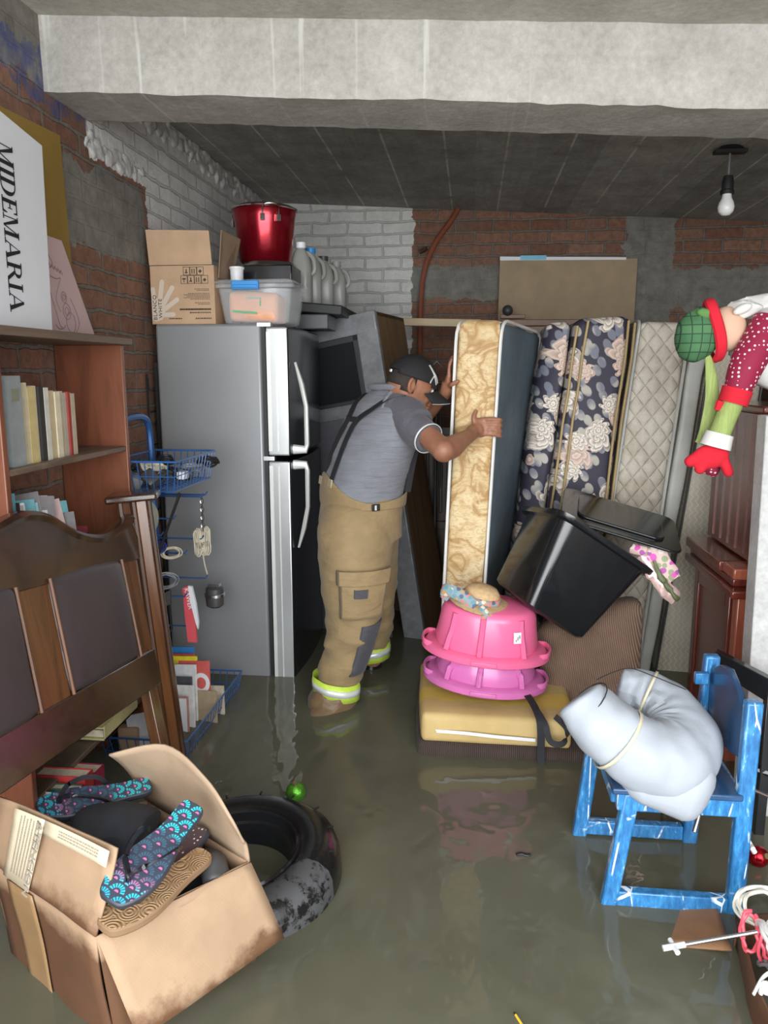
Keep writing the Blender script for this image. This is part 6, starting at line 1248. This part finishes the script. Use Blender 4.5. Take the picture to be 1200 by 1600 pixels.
# cap
cpt = obj('cap', (lambda b: (bmesh.ops.create_uvsphere(b, u_segments=36, v_segments=24, radius=1, matrix=Matrix.Translation(HC + HU * .012) @ HM @ Matrix.Diagonal((.108, .089, .112, 1))), bmesh.ops.delete(b, geom=[v for v in b.verts if (inv_ @ v.co).z < .018 - (inv_ @ v.co).x * .10], context='VERTS'), b)[-1])(B()), M_cap, mn, world=True, solid=.004)
def brimp(u, v): s_ = (u - .5) * .160; return hp_(.105 * math.sqrt(max(0, 1 - (s_ / .089) ** 2)) + .082 * v * math.cos((u - .5) * 1.9), s_ * (1 - .10 * v), .012 - .030 * v - .030 * (2 * (u - .5)) ** 2)
b = B(); grid(b, lambda u, v: brimp(u, v), 14, 6); br_ = obj('brim', b, M_cap, cpt, world=True, solid=.004, label='stiff curved brim')
b = B(); tube(b, [brimp(u, 1) for u in [k / 14 for k in range(15)]], .0018, 5); obj('brim_edge', b, M_refl, cpt, world=True, label='pale brim edge')
b = B(); sph(b, HC + HU * .124, .007); obj('cap_button', b, M_cap, cpt, world=True)
def capsurf(az, el, off=.003):   # azimuth from front towards his right
    a, e = R(az), R(el); return HC + HU * .012 + HF_ * ((.108 + off) * math.cos(e) * math.cos(a)) + HS * ((.089 + off) * math.cos(e) * math.sin(a)) + HU * ((.112 + off) * math.sin(e))
b = B()
for pts, w in (([(62, 48), (52, 34), (44, 22), (36, 10)], .012), ([(55, 40), (38, 26), (28, 14)], .008), ([(50, 24), (58, 14), (60, 8)], .006)):
    P = bez([capsurf(*p) for p in pts], 6); ribbon(b, P, w, .002, [(q - HC).cross(Vector((0, 0, 1))) for q in P])
obj('cap_emblem', b, M_refl, cpt, world=True, label='white swoosh-like streak on the cap side')
b = B(); cbox(b, (0, 0, 0), (.006, .022, .010), M=Matrix.Translation(hp_(-.104, .02, .028)) @ HM); obj('cap_buckle', b, M_refl, cpt, world=True)
# --- vest
b = B(); zs = [1.0 + .5 * i / 40 for i in range(41)]; NA = 56
rings = []
for z in zs:
    rg_ = []
    for k in range(NA):
        a = 360 * k / NA; p = tsurf(z, a, .012); d_ = (p - Vector((tsec(z)[1], tsec(z)[2], z))).normalized()
        w = math.sin((z * 46 + (a - 200) * .035)) * .0028 * max(0, 1 - (z - 1.0) / .35) + noise.noise(Vector((p.x * 9, p.y * 9, p.z * 22))) * .008
        rg_.append(b.verts.new(p + d_ * w))
    rings.append(rg_)
for a, c in zip(rings, rings[1:]):
    for k in range(NA): b.faces.new((a[k], a[(k + 1) % NA], c[(k + 1) % NA], c[k]))
vs_ = obj('vest', b, M_vest, mn, world=True, solid=.004, sub=1)
b = B(); tube(b, [tsurf(1.485, 360 * k / 24, .02) + Vector((.0, 0, .012)) for k in range(24)], .014, 8, closed=True, r2=.024, ref=(0, 0, 1)); obj('collar', b, M_vest, vs_, world=True)
# armhole seam
b = B(); tube(b, [Vector((-.282, 3.135, 1.375)) + Vector((.5, .25, .35)).normalized() * 0 + Vector((-.03, .02, .04)) + (RS - RE).normalized().orthogonal() * .0 + (lambda e1, e2, t: e1 * .085 * math.cos(t) + e2 * .105 * math.sin(t))(Vector((.55, .80, .1)).normalized() * .4 + Vector((.5, 0, .2)), Vector((0, 0, 1)), 2 * PI * k / 24) for k in range(24)], .009, 8, closed=True); 
b.free()
# --- shirt sleeves
def sleeve(S_, E_, f0, f1, r0, r1, nm='sleeve'):
    b = B(); D_ = (E_ - S_); P = [S_ + D_ * (f0 + (f1 - f0) * i / 16) for i in range(17)]
    tube(b, P, [(r0 + (r1 - r0) * i / 16) * (1 + .07 * noise.noise(Vector((i * .6, 0, 0)))) for i in range(17)], 28)
    for v in b.verts: v.co += Vector((noise.noise(v.co * 14), noise.noise(v.co * 14 + Vector((3, 0, 0))), noise.noise(v.co * 16))) * .008
    s_ = obj(nm, b, M_shirt, mn, world=True, sub=1); b = B(); u = D_.normalized(); q = S_ + D_ * f1; tube(b, [q - u * .006, q + u * .003], [r1 + .0015] * 2, 28, cap=False); obj('sleeve_hem', b, M_refl, s_, world=True, solid=.003, label='white sleeve hem')
sleeve(RS + Vector((-.045, .045, .01)), RE, -.05, .70, .080, .061); sleeve(LS, LE, -.05, .6, .07, .062)
b = B(); sph(b, RS + Vector((-.028, .03, .005)), 1, (.090, .082, .090)); limb(b, [RS + Vector((-.06, .06, .02)), RS, RS.lerp(RE, .3)], [.07, .080, .077, .074]); obj('shoulder', b, M_shirt, mn, world=True)
b = B(); tube(b, [RS + Vector((-.050, .045, -.002)) + Vector((.30, .42, .08)).normalized() * .080 * math.cos(t) + Vector((.0, -.1, 1)).normalized() * .098 * math.sin(t) for t in [2 * PI * k / 28 for k in range(28)]], .010, 8, closed=True); obj('armhole_seam', b, M_vest, vs_, world=True)
# --- trousers
b = B()
tube(b, [(-.462, 3.25, .84), (-.470, 3.25, .92), (-.462, 3.25, 1.0), (-.452, 3.25, 1.07)], [.195, .205, .198, .192], 40, r2=[.165, .175, .172, .170], ref=sd)
def rl_(b, rows): tube(b, bez([(x, y, z) for z, x, y, r in rows], 4), [r for r in (lambda rr: [rr[min(int(i / 4), len(rr) - 1)] + ((rr[min(int(i / 4) + 1, len(rr) - 1)] - rr[min(int(i / 4), len(rr) - 1)]) * (i % 4) / 4) for i in range(4 * (len(rr) - 1) + 1)])([q[3] for q in rows])], 32, ref=(1, 0, 0))
near = [(.98, -.465, 3.19, .14), (.90, -.475, 3.17, .160), (.80, -.478, 3.15, .160), (.70, -.478, 3.13, .146), (.60, -.480, 3.12, .130), (.50, -.486, 3.11, .112), (.40, -.503, 3.10, .102), (.30, -.532, 3.095, .094), (.225, -.553, 3.09, .088), (.185, -.558, 3.09, .080)]
far = [(.98, -.445, 3.32, .13), (.85, -.43, 3.36, .125), (.70, -.43, 3.40, .112), (.55, -.43, 3.44, .100), (.40, -.44, 3.48, .092), (.28, -.452, 3.50, .086), (.20, -.46, 3.51, .08)]
rl_(b, near); rl_(b, far)
for v in b.verts:
    q = v.co; k = max(0, 1 - abs(q.z - .42) / .25) + .35
    d_ = Vector((noise.noise(q * 9 + Vector((0, 0, q.z * 12))), noise.noise(q * 9 + Vector((5, 0, q.z * 12))), 0)); v.co += d_ * .02 * k
tr = obj('trousers', b, M_bunker, mn, world=True); remesh(tr, .008, 3)
# bib back: raised waist following the body, higher at the back, dipping at the right side
b = B()
def bibtop(a): return 1.075 + .075 * max(0, math.cos(R(a + 98))) ** 3 - .045 * max(0, math.cos(R(a + 25))) 
def bf_(u, v): a = -360 * u; z = 1.0 + (bibtop(a) - 1.0) * v; p = tsurf(z, a, .022); return p + Vector((noise.noise(p * 9), noise.noise(p * 9 + Vector((3, 0, 0))), 0)) * .006
grid(b, bf_, 64, 6); bmesh.ops.remove_doubles(b, verts=b.verts, dist=1e-4); obj('waistband', b, M_bunker, tr, world=True, solid=.006, sub=1)
# hi-viz tapes, knee patch, cuffs, pocket
def ring(nm, rows, off, mt, zr=None, hs=()):
    pass
def band(cx_, cy_, r, z0, z1, mt, tilt=0., nm='reflective_band', par=None, **k):
    b = B(); n_ = 32; lo, hi = [], []
    for i in range(n_):
        a = 2 * PI * i / n_; w_ = 1 + .05 * noise.noise(Vector((math.cos(a) * 2, math.sin(a) * 2, cx_)))
        for z, L_ in ((z0, lo), (z1, hi)): L_.append(b.verts.new((cx_ + r * w_ * math.cos(a), cy_ + r * w_ * math.sin(a), z + tilt * math.cos(a))))
    for i in range(n_): b.faces.new((lo[i], lo[(i + 1) % n_], hi[(i + 1) % n_], hi[i]))
    return obj(nm, b, mt, par or tr, world=True, solid=.003, **k)
for cx_, cy_, r, z0, tl in ((-.553, 3.09, .100, .19, -.018), (-.460, 3.505, .096, .20, .012)):
    bd_ = band(cx_, cy_, r, z0, z0 + .075, M_hiviz, tl, label='lime reflective band'); band(cx_, cy_, r + .0025, z0 + .024, z0 + .052, M_refl, tl, nm='silver_stripe', par=bd_)
def legarc(z0, z1, a0, a1, off, mt, nm, rows=near, **k):
    def f(u, v):
        z = z0 + (z1 - z0) * v
        for p, q in zip(rows, rows[1:]):
            if q[0] <= z <= p[0]: t = (p[0] - z) / (p[0] - q[0]); x, y, r = (p[i] + (q[i] - p[i]) * t for i in (1, 2, 3)); break
        a = R(a0 + (a1 - a0) * u); ee = off * min(1, 8 * u * (1 - u) + .4)
        return Vector((x + (r + ee) * math.cos(a), y + (r + ee) * math.sin(a), z))
    b = B(); grid(b, f, 12, 12); return obj(nm, b, mt, tr, world=True, solid=.005, **k)
legarc(.30, .52, -62, 25, .008, M_patchg, 'knee_patch', label='dark grey knee patch')
pk_ = legarc(.56, .755, -105, -25, .022, M_bunker, 'cargo_pocket'); legarc(.705, .765, -108, -22, .030, M_bunker, 'pocket_flap'); legarc(.655, .690, -82, -62, .034, M_patchg, 'pocket_tab', label='small dark tab on the pocket')
b = B(); tube(b, [(-.555, 3.085, .225), (-.565, 3.08, .185), (-.575, 3.075, .15), (-.58, 3.07, .12)], [.085, .100, .104, .098], 28)
tube(b, [(-.56, 3.06, .13), (-.60, 2.99, .12), (-.63, 2.94, .11)], [.07, .06, .035], 20)
for v in b.verts: v.co += Vector((noise.noise(v.co * 22), noise.noise(v.co * 22 + Vector((3, 0, 0))), noise.noise(v.co * 22 + Vector((0, 3, 0))))) * .014
o = obj('trouser_cuff', b, M_bunkwet, tr, world=True, label='wet brown cuff bunched over the boot'); remesh(o, .007, 3)
for c_ in ((-.565, 3.08), (-.46, 3.52)):
    b = B(); tube(b, [(c_[0], c_[1], .19), (c_[0], c_[1], .05)], [.055, .06], 16); tube(b, bez([(c_[0] - .03, c_[1], .04), (c_[0] + .05, c_[1] + .03, .045), (c_[0] + .15, c_[1] + .08, .03)], 4), [.05] * 5 + [.035] * 4, 14, r2=.045); obj('boot', b, P_black, mn, world=True)
# belt clip tab on the hip
b = B(); p = tsurf(1.03, -25, .03); M5 = frame(p + Vector((.03, -.0, -.015)), sd.cross(Vector((0, 0, 1))), sd); cbox(b, (0, 0, 0), (.035, .028, .008), M=M5); obj('hip_clip', b, P_matte, tr, world=True, bevel=.002)
b = B(); cbox(b, (.004, 0, .004), (.008, .02, .006), M=M5); obj('clip_metal', b, M_refl, tr, world=True)
# suspenders
def strap(pts, w=.037):
    P = bez([tsurf(z, a, .019) for z, a in pts], 6); b = B(); ribbon(b, P, w, .003, [sd] * len(P)); return obj('suspender', b, M_strap, tr, world=True)
strap([(1.115, -112), (1.20, -110), (1.29, -106), (1.36, -100), (1.42, -110), (1.455, -130), (1.468, -150)]); strap([(1.115, -82), (1.20, -84), (1.29, -84), (1.36, -80), (1.41, -66), (1.45, -50), (1.465, -20)])
b = B(); P = [tsurf(1.365, a, .021) for a in range(-104, -74, 5)]; ribbon(b, P, .022, .004, (0, 0, 1)); obj('suspender_crosspatch', b, M_strap, tr, world=True)
for a in (-112, -82):
    b = B(); P = [tsurf(z, a, .024) for z in (1.085, 1.10, 1.12)]; ribbon(b, P, .034, .005, [sd] * 3); obj('strap_buckle', b, M_brass, tr, world=True, bevel=.001)
b = B(); P = bez([tsurf(1.06, 42, .03), tsurf(1.16, 46, .022), tsurf(1.26, 50, .018), tsurf(1.36, 60, .016)], 5); ribbon(b, P, .03, .003, [fd] * len(P)); obj('suspender', b, M_strap, tr, world=True)
